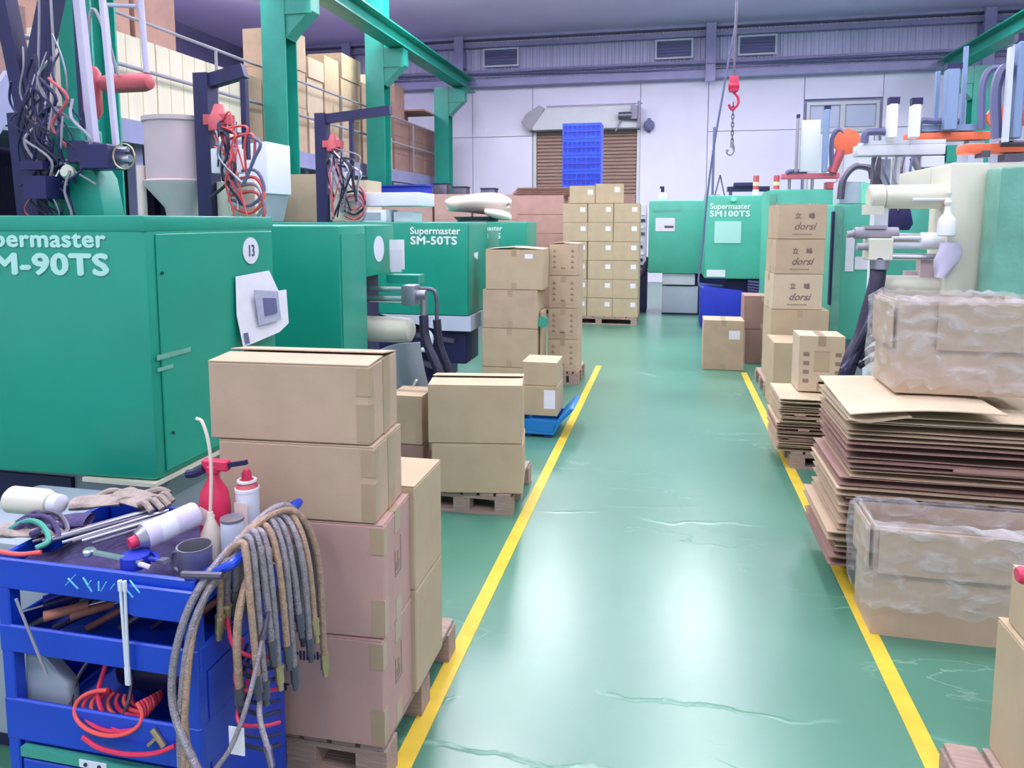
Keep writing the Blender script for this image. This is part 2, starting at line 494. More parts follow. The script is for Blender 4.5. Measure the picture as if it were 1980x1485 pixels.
# cable run
kth = ['lowest', 'second lowest', 'third lowest', 'third highest', 'second highest', 'highest']
for k in range(6):
    pts = [(WL + .4 + i * 1.9, BY - .3 - .03 * k, 5.70 + .022 * k + .02 * math.sin(i * 1.7 + k)) for i in range(13)]
    tag(obj('cable', MB().tube(pts, .012, 6, 3), 'cable_grey'), kth[k] + ' of the thin grey cables along the back wall steel beam', 'cable', 'cables along the back wall beam')
for i, x in enumerate((-9.3, -5.9, .94, 7.45)):
    struct('pillar_%d' % (i + 1), MB().box(x - .13, x + .13, BY - .44, BY - .345, 5.35, CZ - .01).box(x - .13, x + .13, BY - .344, BY - .005, 6.0, 6.5), 'lilac_steel', bevel=.008)
# high windows
for i, (x0, x1) in enumerate(((-5.28, -4.24), (-.5, .5), (1.64, 2.62))):
    z0, z1 = 6.03, 6.55
    w_ = struct('window_%d' % (i + 1), MB().box(x0, x1, BY - .05, BY - .03, z0, z1), 'louvre')
    fr = MB()
    for a in ((x0, x1, z0, z0 + .05), (x0, x1, z1 - .05, z1), (x0, x0 + .05, z0 + .05, z1 - .05), (x1 - .05, x1, z0 + .05, z1 - .05)):
        fr.box(a[0], a[1], BY - .1, BY - .051, a[2], a[3])
    obj('window_frame', fr, 'plate_white', w_)
    for k in range(5):
        z = z0 + .08 + k * .08
        obj('louvre_slat', MB().box(x0 + .05, x1 - .05, BY - .075, BY - .052, z, z + .045, ), 'louvre', w_)
# large window on the right
x0, x1, z0, z1 = 3.42, 5.18, 1.95, 4.78
w_ = struct('window_4', MB().box(x0, x1, BY + .06, BY + .1, z0, z1), 'glass_dim')
fr = MB()
for i, a in enumerate(((x0, x1, z0, z0 + .08), (x0, x1, z1 - .08, z1), (x0, x0 + .08, z0 + .081, z1 - .081), (x1 - .08, x1, z0 + .081, z1 - .081), ((x0 + x1) / 2 - .06, (x0 + x1) / 2 + .06, z0 + .081, z1 - .081), (x0 + .081, (x0 + x1) / 2 - .061, 4.0, 4.12), ((x0 + x1) / 2 + .061, x1 - .081, 4.0, 4.12))):
    obj('frame_bar', MB().box(a[0], a[1], BY - .02, BY + .059, a[2], a[3]), 'shutter_box', w_)
for a, b2 in ((x0 + .1, 4.22), (4.38, x1 - .1)):
    obj('window_pane', MB().box(a, b2, BY + .03, BY + .055, 4.14, 4.68), 'glass_dim', w_)
    obj('window_pane', MB().box(a, b2, BY + .03, BY + .055, z0 + .1, 3.98), 'glass_bright', w_)

# roller door
d_ = struct('door_1', MB().box(-3.84, -.87, BY + .08, BY + .118, 0, 4.2), 'shutter')
for k in range(42):
    z = .02 + k * .098
    obj('slat', MB().prism([(BY + .08, z), (BY + .03, z + .012), (BY + .015, z + .06), (BY + .05, z + .088), (BY + .08, z + .09)], -3.74, -.95, 'yz'), 'shutter', d_)
obj('guide_rail', MB().box(-3.84, -3.75, BY - .03, BY + .08, 0, 4.2), 'shutter_box', d_)
obj('guide_rail', MB().box(-.94, -.86, BY - .03, BY + .08, 0, 4.2), 'shutter_box', d_)
obj('roller_housing', MB().prism([(-3.8, 4.22), (-3.78, 4.3), (-3.42, 4.82), (-1.0, 4.82), (-.86, 4.7), (-.86, 4.22)], BY - .38, BY - .01, 'xz'), 'shutter_box', d_, bevel=.01)
obj('end_drum', MB().prism([(-4.12, 4.46), (-3.98, 4.68), (-3.62, 4.9), (-3.46, 4.8), (-3.8, 4.24), (-3.92, 4.2)], BY - .34, BY - .01, 'xz'), 'drum_grey', d_, bevel=.02)
mo = obj('motor', MB().cyl((-1.42, BY - .5, 4.52), (-1.05, BY - .5, 4.52), .1).box(-1.08, -.92, BY - .58, BY - .4, 4.42, 4.78), 'steel_dark', d_)
obj('motor_bracket', MB().bar((-.88, BY - .45, 4.2), (-.88, BY - .45, 4.9), .08).bar((-3.4, BY - .42, 4.84), (-.8, BY - .42, 4.84), .03).bar((-1.35, BY - .45, 4.42), (-1.5, BY - .45, 4.12), .04), 'steel_dark', d_)
tag(obj('alarm_bell', MB().lathe((-.62, BY - .13, 4.3), [(.1, 0), (.15, .02), (.15, .06), (.08, .12)], 16, 'y').box(-.66, -.58, BY - .03, BY - .005, 4.1, 4.5), 'cable_grey'), 'small round grey alarm bell on wall beside roller door', 'bell')

# floor lines
for i, (x, y0, y1) in enumerate(((-.786, -3.0, 8.45), (.846, -3.0, 8.4))):
    struct('trim_%d' % (5 + i), MB().box(x - .032, x + .032, y0, y1, 0.0, .003), 'yellow_line')

# high bay lamp housings (above the frame, carry the area lights)
for (x, y) in LAMP_SPOTS:
    h = tag(obj('ceiling_lamp', MB().box(x - .3, x + .3, y - .68, y + .68, 6.41, 6.47).bar((x, y - .4, 6.47), (x, y - .4, CZ), .02).bar((x, y + .4, 6.47), (x, y + .4, CZ), .02), 'white_metal'),
        'flat white rectangular lamp hung under the ceiling', 'lamp', 'ceiling lamps')

# ------------------------------------------------------------------ green crane structure
def hcol(x, y, z1, w=.4, d=.36, label='', group=None, bracket=1, ext=None):
    t = thing('steel_column', label, 'column', group)
    top = ext or z1
    obj('flange', MB().box(x - w / 2, x + w / 2, y - d / 2, y - d / 2 + .025, 0, top), 'green_steel', t)
    obj('flange', MB().box(x - w / 2, x + w / 2, y + d / 2 - .025, y + d / 2, 0, top), 'green_steel', t)
    obj('web', MB().box(x - .015, x + .015, y - d / 2 + .025, y + d / 2 - .025, 0, top), 'green_steel', t)
    obj('base_plate', MB().box(x - .3, x + .3, y - .28, y + .28, 0, .03), 'green_steel', t)
    if bracket:
        s = bracket
        xa = x + s * w / 2
        obj('bracket', MB().prism([(xa, z1 - .75), (xa + s * .12, z1 - .62), (xa + s * .42, z1 - .35), (xa + s * .42, z1 - .02), (xa, z1 - .02)], y - .15, y + .15, 'xz'), 'green_steel', t)
        obj('stiffener', MB().box(min(xa, xa + s * .44), max(xa, xa + s * .44), y - .17, y - .152, z1 - .4, z1 - .02), 'green_steel', t)
    return settle(t)
XL, XR = -6.05, 6.95
names = ['first', 'second', 'third', 'fourth']
desc = ['green steel column nearest on the left, behind the tangle of cables and red tank',
        'green steel column rising to the top of the picture, second from the left',
        'green steel column behind the blue carton tray, with bracket under the crane beam',
        'short looking green steel column at the far end, against the white wall']
for k, y in enumerate((6.75, 10.65, 14.6, 19.1)):
    hcol(XL, y, 5.26, label=desc[k], ext=6.8 if k in (0, 1, 2) else None)
hcol(XR, 19.1, 5.26, label='green steel column at far right behind the robots, against the white wall', bracket=-1, ext=None)
hcol(XR, 14.6, 5.26, label='green steel column at the right edge under the crane beam', bracket=-1)
def hbeam(x, y0, y1, z0, z1, label):
    t = thing('crane_beam', label, 'beam')
    obj('flange', MB().box(x - .18, x + .18, y0, y1, z0, z0 + .03), 'green_steel', t)
    obj('flange', MB().box(x - .18, x + .18, y0, y1, z1 - .03, z1), 'green_steel', t)
    obj('web', MB().box(x - .012, x + .012, y0, y1, z0 + .03, z1 - .03), 'green_steel', t)
    obj('crane_rail', MB().box(x - .04, x + .04, y0, y1, z1, z1 + .06), 'steel_dark', t)
    return settle(t)
hbeam(XL + .48, 2.0, BY - .5, 5.26, 5.6, 'long green crane beam running along the left columns')
hbeam(XR - .48, 2.0, BY - .5, 5.26, 5.6, 'long green crane beam at the upper right corner')

# ------------------------------------------------------------------ mezzanine on the left
MZ = 2.93
t = thing('mezzanine', 'grey steel mezzanine floor along the left side carrying crates and cartons', 'platform')
obj('deck', MB().box(-10.4, -6.45, 3.2, BY - .5, MZ - .06, MZ), 'grey_steel', t)
obj('edge_beam', MB().box(-6.5, -6.42, 3.2, BY - .5, MZ - .28, MZ - .001), 'grey_steel', t)
obj('edge_beam', MB().box(-6.5, -6.3, 3.2, BY - .5, MZ - .3, MZ - .281), 'grey_steel', t)
for y in (3.6, 5.7, 7.9, 9.9, 12.2, 14.2, 16.4, 18.6):
    obj('post', MB().box(-6.62, -6.5, y, y + .14, 0, MZ - .3), 'grey_steel', t)
for y in (4.6, 9.0, 13.0, 17.0):
    obj('post', MB().box(-10.3, -10.16, y, y + .14, 0, MZ - .06), 'dark_frame', t)
obj('back_panel', MB().box(-10.5, -10.45, 3.2, BY - .5, 0, MZ + .0), 'dark_frame', t)  # dark sheet standing in for the shade under the deck
settle(t)
t = thing('guard_rail', 'pipe guard rail with two rails along the mezzanine edge', 'railing')
for z in (3.56, 4.15):
    obj('rail', MB().cyl((-6.43, 3.3, z), (-6.43, BY - .6, z), .024 if z < 4 else .02, n=10), 'drum_grey', t)
for k in range(9):
    y = 3.4 + k * 2.05
    obj('post', MB().cyl((-6.43, y, MZ + .001), (-6.43, y, 4.15), .022, n=10), 'drum_grey', t)
settle(t)
t = thing('wall_stairs', 'grey steel stair flight going up to the mezzanine at the left edge', 'stairs')
for sx in (-6.2, -5.5):
    obj('stringer', MB().bar((sx, 5.3, 2.9), (sx, 3.3, .1), .05, .22), 'grey_steel', t)
for k in range(11):
    obj('tread', MB().box(-6.17, -5.53, 3.4 + k * .18, 3.62 + k * .18, .22 + k * .25, .25 + k * .25), 'grey_steel', t)
settle(t)

# ================================================================== CARTONS AND PALLETS
RNG = random.Random(3)
def carton(label, x0, x1, y0, y1, z0, z1, m='card', rot=0.0, seam='x', tape=1, lift=(0, 0), group=None, sheet=None, side_tape=0, corner_tape=0, marks=None, cat='carton', smalltag=None):
    """closed corrugated carton, world bounds; seam = direction of the top seam"""
    t = thing('carton', label, cat, group)
    g = .0015
    x0 += g; x1 -= g; y0 += g; y1 -= g; z0 += .0008; z1 -= .0008
    th = .004
    obj('body', MB().box(x0, x1, y0, y1, z0, z1 - th), m, t, bevel=.004)
    cx, cy = (x0 + x1) / 2, (y0 + y1) / 2
    for s, lf in ((-1, lift[0]), (1, lift[1])):
        if seam == 'x':
            e = y0 if s < 0 else y1
            mb = MB()
            M = Matrix.Translation((0, e, z1 - th)) @ Matrix.Rotation(rad(lf) * -s, 4, 'X')
            a, b2 = (0.001, (cy - e) - .002) if s < 0 else ((cy - e) + .002, -.001)
            mb.box(x0 + .001, x1 - .001, a, b2, .0003, th, M)
        else:
            e = x0 if s < 0 else x1
            mb = MB()
            M = Matrix.Translation((e, 0, z1 - th)) @ Matrix.Rotation(rad(lf) * s, 4, 'Y')
            a, b2 = (0.001, (cx - e) - .002) if s < 0 else ((cx - e) + .002, -.001)
            mb.box(a, b2, y0 + .001, y1 - .001, .0003, th, M)
        obj('flap', mb, m, t)
    if tape:
        w = .026; o = .0012
        mb = MB(); dn = min(.07, (z1 - z0) * .3)
        if not any(lift):
            if seam == 'x': mb.box(x0 - o, x1 + o, cy - w, cy + w, z1, z1 + .0006)
            else: mb.box(cx - w, cx + w, y0 - o, y1 + o, z1, z1 + .0006)
        for zz0, zz1 in ((z1 - dn, z1), (z0, z0 + dn)):
            if seam == 'x':
                mb.box(x1, x1 + o, cy - w, cy + w, zz0, zz1); mb.box(x0 - o, x0, cy - w, cy + w, zz0, zz1)
            else:
                mb.box(cx - w, cx + w, y0 - o, y0, zz0, zz1); mb.box(cx - w, cx + w, y1, y1 + o, zz0, zz1)
        if any(lift):
            for q in range(0, len(mb.v), 8):
                o2 = MB(); o2.v = mb.v[q:q + 8]; o2.f = [tuple(i - q for i in f) for f in mb.f[q // 8 * 6:q // 8 * 6 + 6]]
                obj('packing_tape', o2, 'tape', t)
        else: obj('packing_tape', mb, 'tape', t)
    if side_tape:
        obj('side_tape', MB().box(x1, x1 + .0018, cy - .03 + side_tape * .02, cy + .03 + side_tape * .02, z0 + .002, z1 - .004), 'tape', t)
    if corner_tape:
        for zz0, zz1 in ((z1 - .09, z1 - .01), (z0 + .01, z0 + .12)):
            obj('corner_tape', MB().box(x1 - .04, x1 + .002, y0 - .002, y0 + .03, zz0, zz1), 'tape', t)
    if sheet:
        for (u, v, w, h) in [sheet] if isinstance(sheet[0], (int, float)) else sheet:
            obj('paper_label', MB().box(x0 + u, x0 + u + w, y0 - .0015, y0 - .0003, z0 + v, z0 + v + h), 'paper', t)
    if marks: marks(t, x0, x1, y0, y1, z0, z1)
    settle(t, rot)
    return t

def pallet(label, x0, x1, y0, y1, h=.13, m='wood_pallet', n=6):
    t = thing('pallet', label, 'pallet', None)
    L = (x1 - x0)
    w = L / n
    for k in range(n):
        obj('deck_board', MB().box(x0 + k * w + .008, x0 + (k + 1) * w - .008, y0, y1, h - .02, h), m, t, bevel=.002)
    for yy in (y0, (y0 + y1) / 2 - .045, y1 - .09):
        obj('stringer_board', MB().box(x0, x1, yy, yy + .09, h - .038, h - .0205), m, t)
        for xx in (x0, (x0 + x1) / 2 - .05, x1 - .1):
            obj('block', MB().box(xx, xx + .1, yy, yy + .09, .0185, h - .0385), m, t)
        obj('bottom_board', MB().box(x0, x1, yy, yy + .09, 0, .018), m, t)
    return settle(t)

def box_marks_side(t, x0, x1, y0, y1, z0, z1):
    # framed handling mark printed on the right-hand side, and inked stamp on the front
    cy = (y0 + y1) / 2; x = x1 + .0012
    mb = MB(); zc = (z0 + z1) / 2 + .03
    mb.box(x - .001, x, cy - .03, cy + .03, zc - .062, zc - .055)
    mb.box(x - .001, x, cy - .03, cy - .024, zc - .055, zc + .02)
    mb.box(x - .001, x, cy + .024, cy + .03, zc - .055, zc + .05)
    mb.box(x - .001, x, cy - .016, cy + .012, zc - .048, zc - .02)
    mb.box(x - .001, x, cy - .006, cy + .004, zc - .02, zc + .01)
    obj('handling_mark', mb, 'ink_faint', t)

# --- near left stack, on its pallet beside the left yellow line
pallet('worn wooden pallet under the tall near carton stack beside the blue tool trolley', -1.36, -.80, 1.9, 2.62)
def D_marks(t, x0, x1, y0, y1, z0, z1):
    box_marks_side(t, x0, x1, y0, y1, z0, z1)
    y = y0 - .001
    mb = MB()
    r = random.Random(5)
    for k in range(16):
        a = x0 + .18 + k * .011; h = r.uniform(.008, .03)
        mb.box(a, a + .007, y, y + .0008, z1 - .07 - h / 2 + r.uniform(-.006, .006), z1 - .07 + h / 2)
    obj('stamp_mark', mb, 'ink_blue', t)
    text('printed_word', 'SET', .03, (x0 + .2, y, z1 - .19), (1, 0, 0), (0, 0, 1), 'ink_blue', t, sx=1.1, bold=.0008)
def C_marks(t, x0, x1, y0, y1, z0, z1):
    box_marks_side(t, x0, x1, y0, y1, z0, z1)
    y = y0 - .001
    text('printed_word', 'M 4', .03, (x0 + .275, y, z1 - .075), (1, 0, 0), (0, 0, 1), 'ink', t, sx=1.1)
    mb = MB(); r = random.Random(8)
    for k in range(9):
        z = z0 + .03 + k * .014
        mb.box(x0 + .262, x0 + .262 + r.uniform(.012, .03), y, y + .0008, z, z + .01)
    obj('stamp_mark', mb, 'ink_blue', t)
carton('brown carton with dark stamped print, lowest of the tall near stack, on the pallet', -1.36, -.802, 1.88, 2.145, .131, .470, 'card_pink', marks=D_marks, corner_tape=1, rot=rad(1.5))
carton('brown carton second from the bottom of the tall near stack, framed mark on its side', -1.36, -.80, 1.88, 2.14, .471, .822, 'card_pink', marks=C_marks, corner_tape=1, rot=rad(3))
carton('carton second from the top of the tall near stack, with tape on its corner', -1.31, -.822, 1.88, 2.13, .823, 1.055, 'card_grey', side_tape=1, corner_tape=1, tape=0, rot=rad(3))
carton('top carton of the tall near stack, its flaps standing slightly open', -1.335, -.835, 1.88, 2.135, 1.056, 1.292, 'card_grey', side_tape=1, corner_tape=1, tape=0, lift=(3, 7), rot=rad(3.5))
carton('light carton behind the tall near stack, lower one on the same pallet', -1.2, -.79, 2.15, 2.43, .131, .49, 'card_olive', seam='y')
carton('light carton behind the tall near stack, upper one with lifted top flap', -1.2, -.79, 2.15, 2.43, .491, .845, 'card_olive', seam='y', tape=0, lift=(0, -0.2))

# --- second group
pallet('wooden pallet under the two mid-aisle cartons left of the yellow line', -1.46, -.86, 3.94, 4.55)
carton('lower of the two plain cartons on the mid-aisle pallet', -1.35, -.82, 3.92, 4.26, .131, .425, 'card_olive', tape=0, rot=rad(9))
carton('upper of the two plain cartons on the mid-aisle pallet, its pale top flaps open', -1.37, -.825, 3.92, 4.26, .426, .768, 'card_olive', tape=0, lift=(3, 7), rot=rad(9))
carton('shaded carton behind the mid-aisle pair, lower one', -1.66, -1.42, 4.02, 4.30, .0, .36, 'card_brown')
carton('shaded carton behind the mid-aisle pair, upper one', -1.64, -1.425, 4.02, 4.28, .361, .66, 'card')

# --- carton on blue tray
t = thing('blue_tray', 'bright blue plastic tray on the floor under a small labelled carton', 'tray')
prof = [(-1.16, .02), (-.86, .02), (-.80, .13), (-.70, .24), (-.735, .25), (-.83, .15), (-.87, .045), (-1.13, .045), (-1.13, .16), (-1.17, .16)]
obj('tray_shell', MB().prism(prof, 5.5, 5.95, 'xz'), 'blue_tray', t, bevel=.006)
obj('end_wall', MB().prism([(-1.12, .046), (-.875, .046), (-.84, .13), (-1.12, .14)], 5.5, 5.515, 'xz'), 'blue_tray', t)
obj('end_wall', MB().prism([(-1.12, .046), (-.875, .046), (-.84, .13), (-1.12, .14)], 5.93, 5.945, 'xz'), 'blue_tray', t)
obj('foot', MB().box(-1.1, -1.04, 5.5, 5.9, 0, .019).box(-.94, -.88, 5.5, 5.9, 0, .019), 'hazed_dark', t)
settle(t)
carton('small carton with big white label, sitting in the blue tray', -1.12, -.84, 5.55, 5.88, .16, .40, 'card_olive', sheet=(.17, .06, .09, .15), tape=0)
carton('small carton stacked on the labelled one over the blue tray', -1.13, -.845, 5.56, 5.88, .401, .59, 'card_olive', tape=0)

# --- third group: three wide cartons and the printed stack
pallet('wooden pallet under the wide carton stack beyond the blue tray', -1.85, -1.28, 7.0, 7.5)
pallet('wooden pallet under the stack of printed cartons near the left line', -1.26, -.90, 7.4, 8.0)
carton('wide carton at the foot of the stack beyond the blue tray', -1.84, -1.31, 7.02, 7.42, .131, .232, 'card_olive', seam='y', tape=0)
carton('wide carton third from the top beyond the blue tray', -1.84, -1.27, 7.02, 7.42, .233, .63, 'card_olive', seam='y')
carton('wide carton second from the top beyond the blue tray', -1.83, -1.265, 7.02, 7.44, .631, 1.02, 'card_grey', seam='y')
carton('wide top carton with small white label, pale flaps ajar, beyond the blue tray', -1.80, -1.215, 7.02, 7.44, 1.021, 1.425, 'card_olive', seam='y', sheet=(.40, .31, .08, .045), lift=(5, 4))
carton('narrow carton wedged between wide stack and printed stack', -1.26, -1.236, 7.1, 7.38, .131, .80, 'card', tape=0)
ts = tag(obj('tape_roll', MB().lathe((-1.225, 7.07, .70), [(.03, -.02), (.055, -.02), (.055, .02), (.03, .02)], 20, 'y'), 'green_glove'), 'mint green tape roll hanging on the narrow carton between the two stacks', 'tape')
def print_panel(cols=2, rows=4):
    def f(t, x0, x1, y0, y1, z0, z1):
        y = y0 - .0012; mb = MB(); w = x1 - x0; h = z1 - z0
        for xx in (x0 + w * .13, x0 + w * .74):
            for k in range(rows):
                z = z0 + h * (.22 + .17 * k)
                mb.box(xx, xx + w * .11, y, y + .0008, z, z + h * .05)
                mb.box(xx + w * .03, xx + w * .07, y, y + .0008, z + h * .05, z + h * .09)
        mb.box(x0 + w * .4, x0 + w * .56, y, y + .0008, z0 + h * .2, z0 + h * .25)
        mb.box(x0 + w * .12, x0 + w * .86, y, y + .0008, z0 + h * .12, z0 + h * .128)
        obj('printed_panel', mb, 'ink_faint', t)
    return f
pos = ['lowest carton of the printed stack', 'printed carton second from the bottom', 'printed carton second from the top', 'top carton of the printed stack, pale flap raised']
for k, (a, b2) in enumerate(((.131, .472), (.473, .80), (.801, 1.14), (1.141, 1.47))):
    carton(pos[k] + ', standing on the pallet near the left line' if k == 0 else pos[k] + ', near the left line', -1.232 + .004 * k, -.918 + .002 * k, 7.42, 7.84, a, b2, 'card' if k != 1 else 'card_grey', marks=print_panel(), lift=(0, 0) if k < 3 else (8, 3), tape=0 if k == 3 else 1, seam='y')

# --- big pallet of small cartons in front of the roller door
pallet('wooden pallet under the block of small labelled cartons at the aisle end', -1.75, -.50, 11.9, 12.9, n=7)
colx = [(-1.735, -1.325), (-1.322, -.905), (-.902, -.485)]
rz = [.131, .441, .751, 1.061, 1.371, 1.681, 1.991]
cn = ['left', 'middle', 'right']; rn = ['bottom', 'second', 'third', 'fourth', 'fifth', 'top full']
for r in range(6):
    for c in range(3):
        xa, xb = colx[c]; j = RNG.uniform(-.006, .006)
        carton('small carton with round pale sticker, %s column, %s row of the block at the aisle end' % (cn[c], rn[r] + (' row counted upwards' if 0 < r < 5 else '')).replace('row counted upwards row', 'row from the floor') if False else
               'small labelled carton, %s column and %s row of the palletised block' % (cn[c], ('lowest', 'second lowest', 'third lowest', 'third highest', 'second highest', 'highest')[r]),
               xa + j, xb + j, 11.92, 12.24, rz[r], rz[r + 1] - .002, 'card_olive', group='cartons of the block in front of the roller door', sheet=(.29, .17, .085, .075), seam='y', tape=0)
for c in (0, 1, 2):   # a second rank behind, seen over and beside the first
    for r in (5,):
        xa, xb = colx[c]
        carton('carton in the rear rank of the palletised block, %s column' % cn[c], xa, xb, 12.26, 12.6, rz[r], rz[r + 1] - .01, 'card_olive', group='rear rank cartons of the block')
for c in range(3):
    xa, xb = colx[c]
    for r in range(5):
        carton('carton hidden in the rear rank of the palletised block', xa, xb, 12.26, 12.6, rz[r], rz[r + 1] - .002, 'card_olive', group='hidden rear rank cartons', tape=0)
carton('left one of two cartons lying on top of the palletised block', -1.63, -1.21, 11.95, 12.25, 1.992, 2.28, 'card_olive', sheet=(.30, .14, .085, .08), tape=0, seam='y')
carton('right one of two cartons lying on top of the palletised block', -1.205, -.76, 11.95, 12.25, 1.992, 2.31, 'card_olive', sheet=(.31, .18, .085, .08), tape=0, seam='y', lift=(0, 0))

# --- large pinkish cartons left of it
nm = ['third from the top', 'second from the top', 'topmost']
for k, (a, b2) in enumerate(((.131, .62), (.621, 1.11), (1.111, 1.48))):
    carton('large pinkish carton, %s layer of the pile left of the small labelled block' % ('lowest', 'second lowest', 'middle')[k], -2.85, -1.88, 13.0, 13.6, a, b2, 'card_pink')
carton('large pinkish carton second from the top, behind the white sack', -2.86, -1.89, 13.0, 13.6, 1.481, 1.82, 'card_pink')
carton('large pinkish top carton carrying grey flattened boards, behind the white sack', -2.84, -1.88, 13.0, 13.6, 1.821, 2.165, 'card_pink')
pallet('wooden pallet under the large pinkish cartons', -2.9, -1.85, 12.98, 13.9)
t = thing('flattened_boards', 'grey flattened carton boards lying on the pinkish carton pile', 'carton board')
for k in range(5):
    obj('board', MB().box(-2.86 + .03 * k, -1.75 + .02 * k, 13.1 - .02 * k, 13.75, 2.166 + k * .03, 2.19 + k * .03), 'card_brown', t)
settle(t)
for i, (x0, x1, y0, z1, lb) in enumerate(((-3.95, -3.30, 9.3, 2.0, 'pinkish carton left of the white sack'), (-3.28, -2.6, 9.35, 1.98, 'pinkish carton directly behind the white sack'))):
    carton(lb + ', behind the far left machine cover', x0, x1, y0 + 2.6, y0 + 3.1, 1.72 + .0, z1 + .16, 'card_pink', tape=0)
    carton(lb + ', the one under it', x0, x1, y0 + 2.6, y0 + 3.1, 1.2, 1.719, 'card_pink', tape=0)
    carton(lb + ', the lowest in its pile', x0, x1, y0 + 2.6, y0 + 3.1, .6, 1.199, 'card_pink', tape=0)
    carton(lb + ', standing on the floor', x0, x1, y0 + 2.6, y0 + 3.1, .0, .599, 'card_pink', tape=0)
carton('kraft carton on the table behind the third machine, left of its dark post', -4.70, -4.20, 8.15, 8.6, 1.70, 2.27, 'card', tape=0)
carton('pale kraft carton on the table behind the third machine, right of its dark post', -4.12, -3.54, 8.15, 8.6, 1.70, 2.19, 'card_pale', tape=0)
t = thing('shelf_table', 'steel table behind the third machine carrying two kraft cartons', 'table')
obj('table_top', MB().box(-4.9, -3.4, 8.05, 8.75, 1.66, 1.699), 'base_grey', t)
for x in (-4.88, -3.46):
    for y in (8.07, 8.68): obj('leg', MB().box(x, x + .04, y, y + .04, 0, 1.659), 'base_grey', t)
settle(t)

# --- stack of blue crates in front of the roller door
t0 = None
for k in range(4):
    t = thing('crate', ('lowest blue plastic crate of the tall crate tower', 'second blue crate from the bottom of the tower', 'third blue crate from the bottom of the tower', 'topmost blue plastic crate of the tall crate tower')[k] + ' before the roller door', 'crate', 'blue crates before the roller door')
    x0, x1, y0, y1 = -2.2, -1.41, 15.0, 15.55; z0 = 2.40 + k * .325; h = .32
    obj('crate_floor', MB().box(x0 + .02, x1 - .02, y0 + .02, y1 - .02, z0 + .001, z0 + .03), 'blue_crate', t)
    obj('crate_panel', MB().box(x0 + .02, x1 - .02, y0 + .012, y0 + .018, z0 + .05, z0 + h - .06), 'blue_deep', t)  # darker blue paints the shade of the set-back panel
    for ax in range(4):
        mb = MB()
        if ax < 2:
            y = y0 if ax == 0 else y1 - .02
            mb.box(x0, x1, y, y + .02, z0 + h - .06, z0 + h - .002); mb.box(x0, x1, y, y + .02, z0 + .001, z0 + .05)
            for q in range(9):
                xx = x0 + q * (x1 - x0 - .025) / 8
                mb.box(xx, xx + .025, y, y + .02, z0 + .05, z0 + h - .06)
            mb.box(x0 + .03, x1 - .03, y - .008, y, z0 + h * .45, z0 + h * .53)
        else:
            x = x0 if ax == 2 else x1 - .02
            mb.box(x, x + .02, y0 + .02, y1 - .02, z0 + h - .06, z0 + h - .002); mb.box(x, x + .02, y0 + .02, y1 - .02, z0 + .001, z0 + h - .06)
        obj('crate_wall', mb, 'blue_crate', t)
    settle(t)
for k in range(4):
    carton('large brown carton carrying the blue crate tower, level %s' % ('one', 'two', 'three', 'four')[k], -2.35, -1.2, 14.9, 15.7, .0 + k * .6, .599 + k * .6, 'card_brown', group='cartons under the crate tower', tape=0)
carton('brown carton right of the blue crate tower', -1.0, -.7, 14.2, 14.8, 1.3, 2.2, 'card_brown', tape=0)
carton('brown carton under the one right of the crate tower', -1.1, -.6, 14.1, 14.8, 0, 1.299, 'card_brown', tape=0)

# --- cartons on the mezzanine
MY = .0
def mez(label, y0, y1, z0, z1, m, x0=-7.3, x1=-6.56, **k):
    return carton(label, x0, x1, y0, y1, z0, z1, m, tape=k.pop('tape', 0), cat='carton', seam='y', **k)
for k in range(3):
    y0 = 7.36 + k * 1.06; y1 = y0 + 1.05
    t = thing('plywood_crate', ('nearest', 'middle', 'far')[k] + ' pale plywood crate on the mezzanine edge behind the pipe rail', 'crate', 'plywood crates on the mezzanine')
    obj('panel', MB().box(-7.6, -6.56, y0, y1, MZ + .001, 3.96), 'wood_pale', t, bevel=.004)
    for q in range(4):
        yy = y0 + .01 + q * (y1 - y0 - .01) / 4
        obj('plank', MB().box(-6.559, -6.54, yy, yy + (y1 - y0) / 4 - .014, MZ + .001, 3.97), 'wood_pale', t)
    settle(t)
for k, (y0, y1, z1) in enumerate(((7.4, 8.4, 4.55), (8.45, 9.4, 4.75), (9.5, 10.4, 4.9))):
    mez('dark brown carton standing behind the plywood crates, %s one' % ('nearest', 'middle', 'far')[k], y0, y1, 2.94, z1 + .4, 'card_brown', x0=-8.8, x1=-7.7)
mez('pale yellowish tall carton beside the plywood crates, left one', 10.56, 10.95, 2.94, 4.0, 'card_olive')
mez('pale yellowish tall carton beside the plywood crates, right one', 10.98, 11.5, 2.94, 4.2, 'card_olive')
piles = [(11.75, 12.5, [3.0, 3.75, 4.4, 5.05], 'card'), (12.55, 13.2, [3.0, 3.7, 4.35, 4.72], 'card_pale'), (13.25, 13.9, [3.0, 3.6, 4.2, 4.9], 'card_olive'), (13.95, 14.9, [3.0, 3.8, 4.6, 5.1], 'card_olive'), (14.95, 15.8, [3.0, 3.9, 4.7], 'card'), (15.85, 16.7, [3.0, 3.7, 4.4, 5.05], 'card')]
for i, (y0, y1, zs, mm) in enumerate(piles):
    for k in range(len(zs) - 1):
        mez('carton in the %s mezzanine pile from the left, %s tier' % (('first', 'second', 'third', 'fourth', 'fifth', 'sixth')[i], ('bottom', 'middle', 'upper')[k]), y0 + RNG.uniform(0, .04), y1, zs[k] if k else MZ + .001, zs[k + 1] - .003, mm, x0=-7.35 + RNG.uniform(-.04, .04), x1=-6.6 + RNG.uniform(-.03, .03), group='kraft cartons piled on the mezzanine')
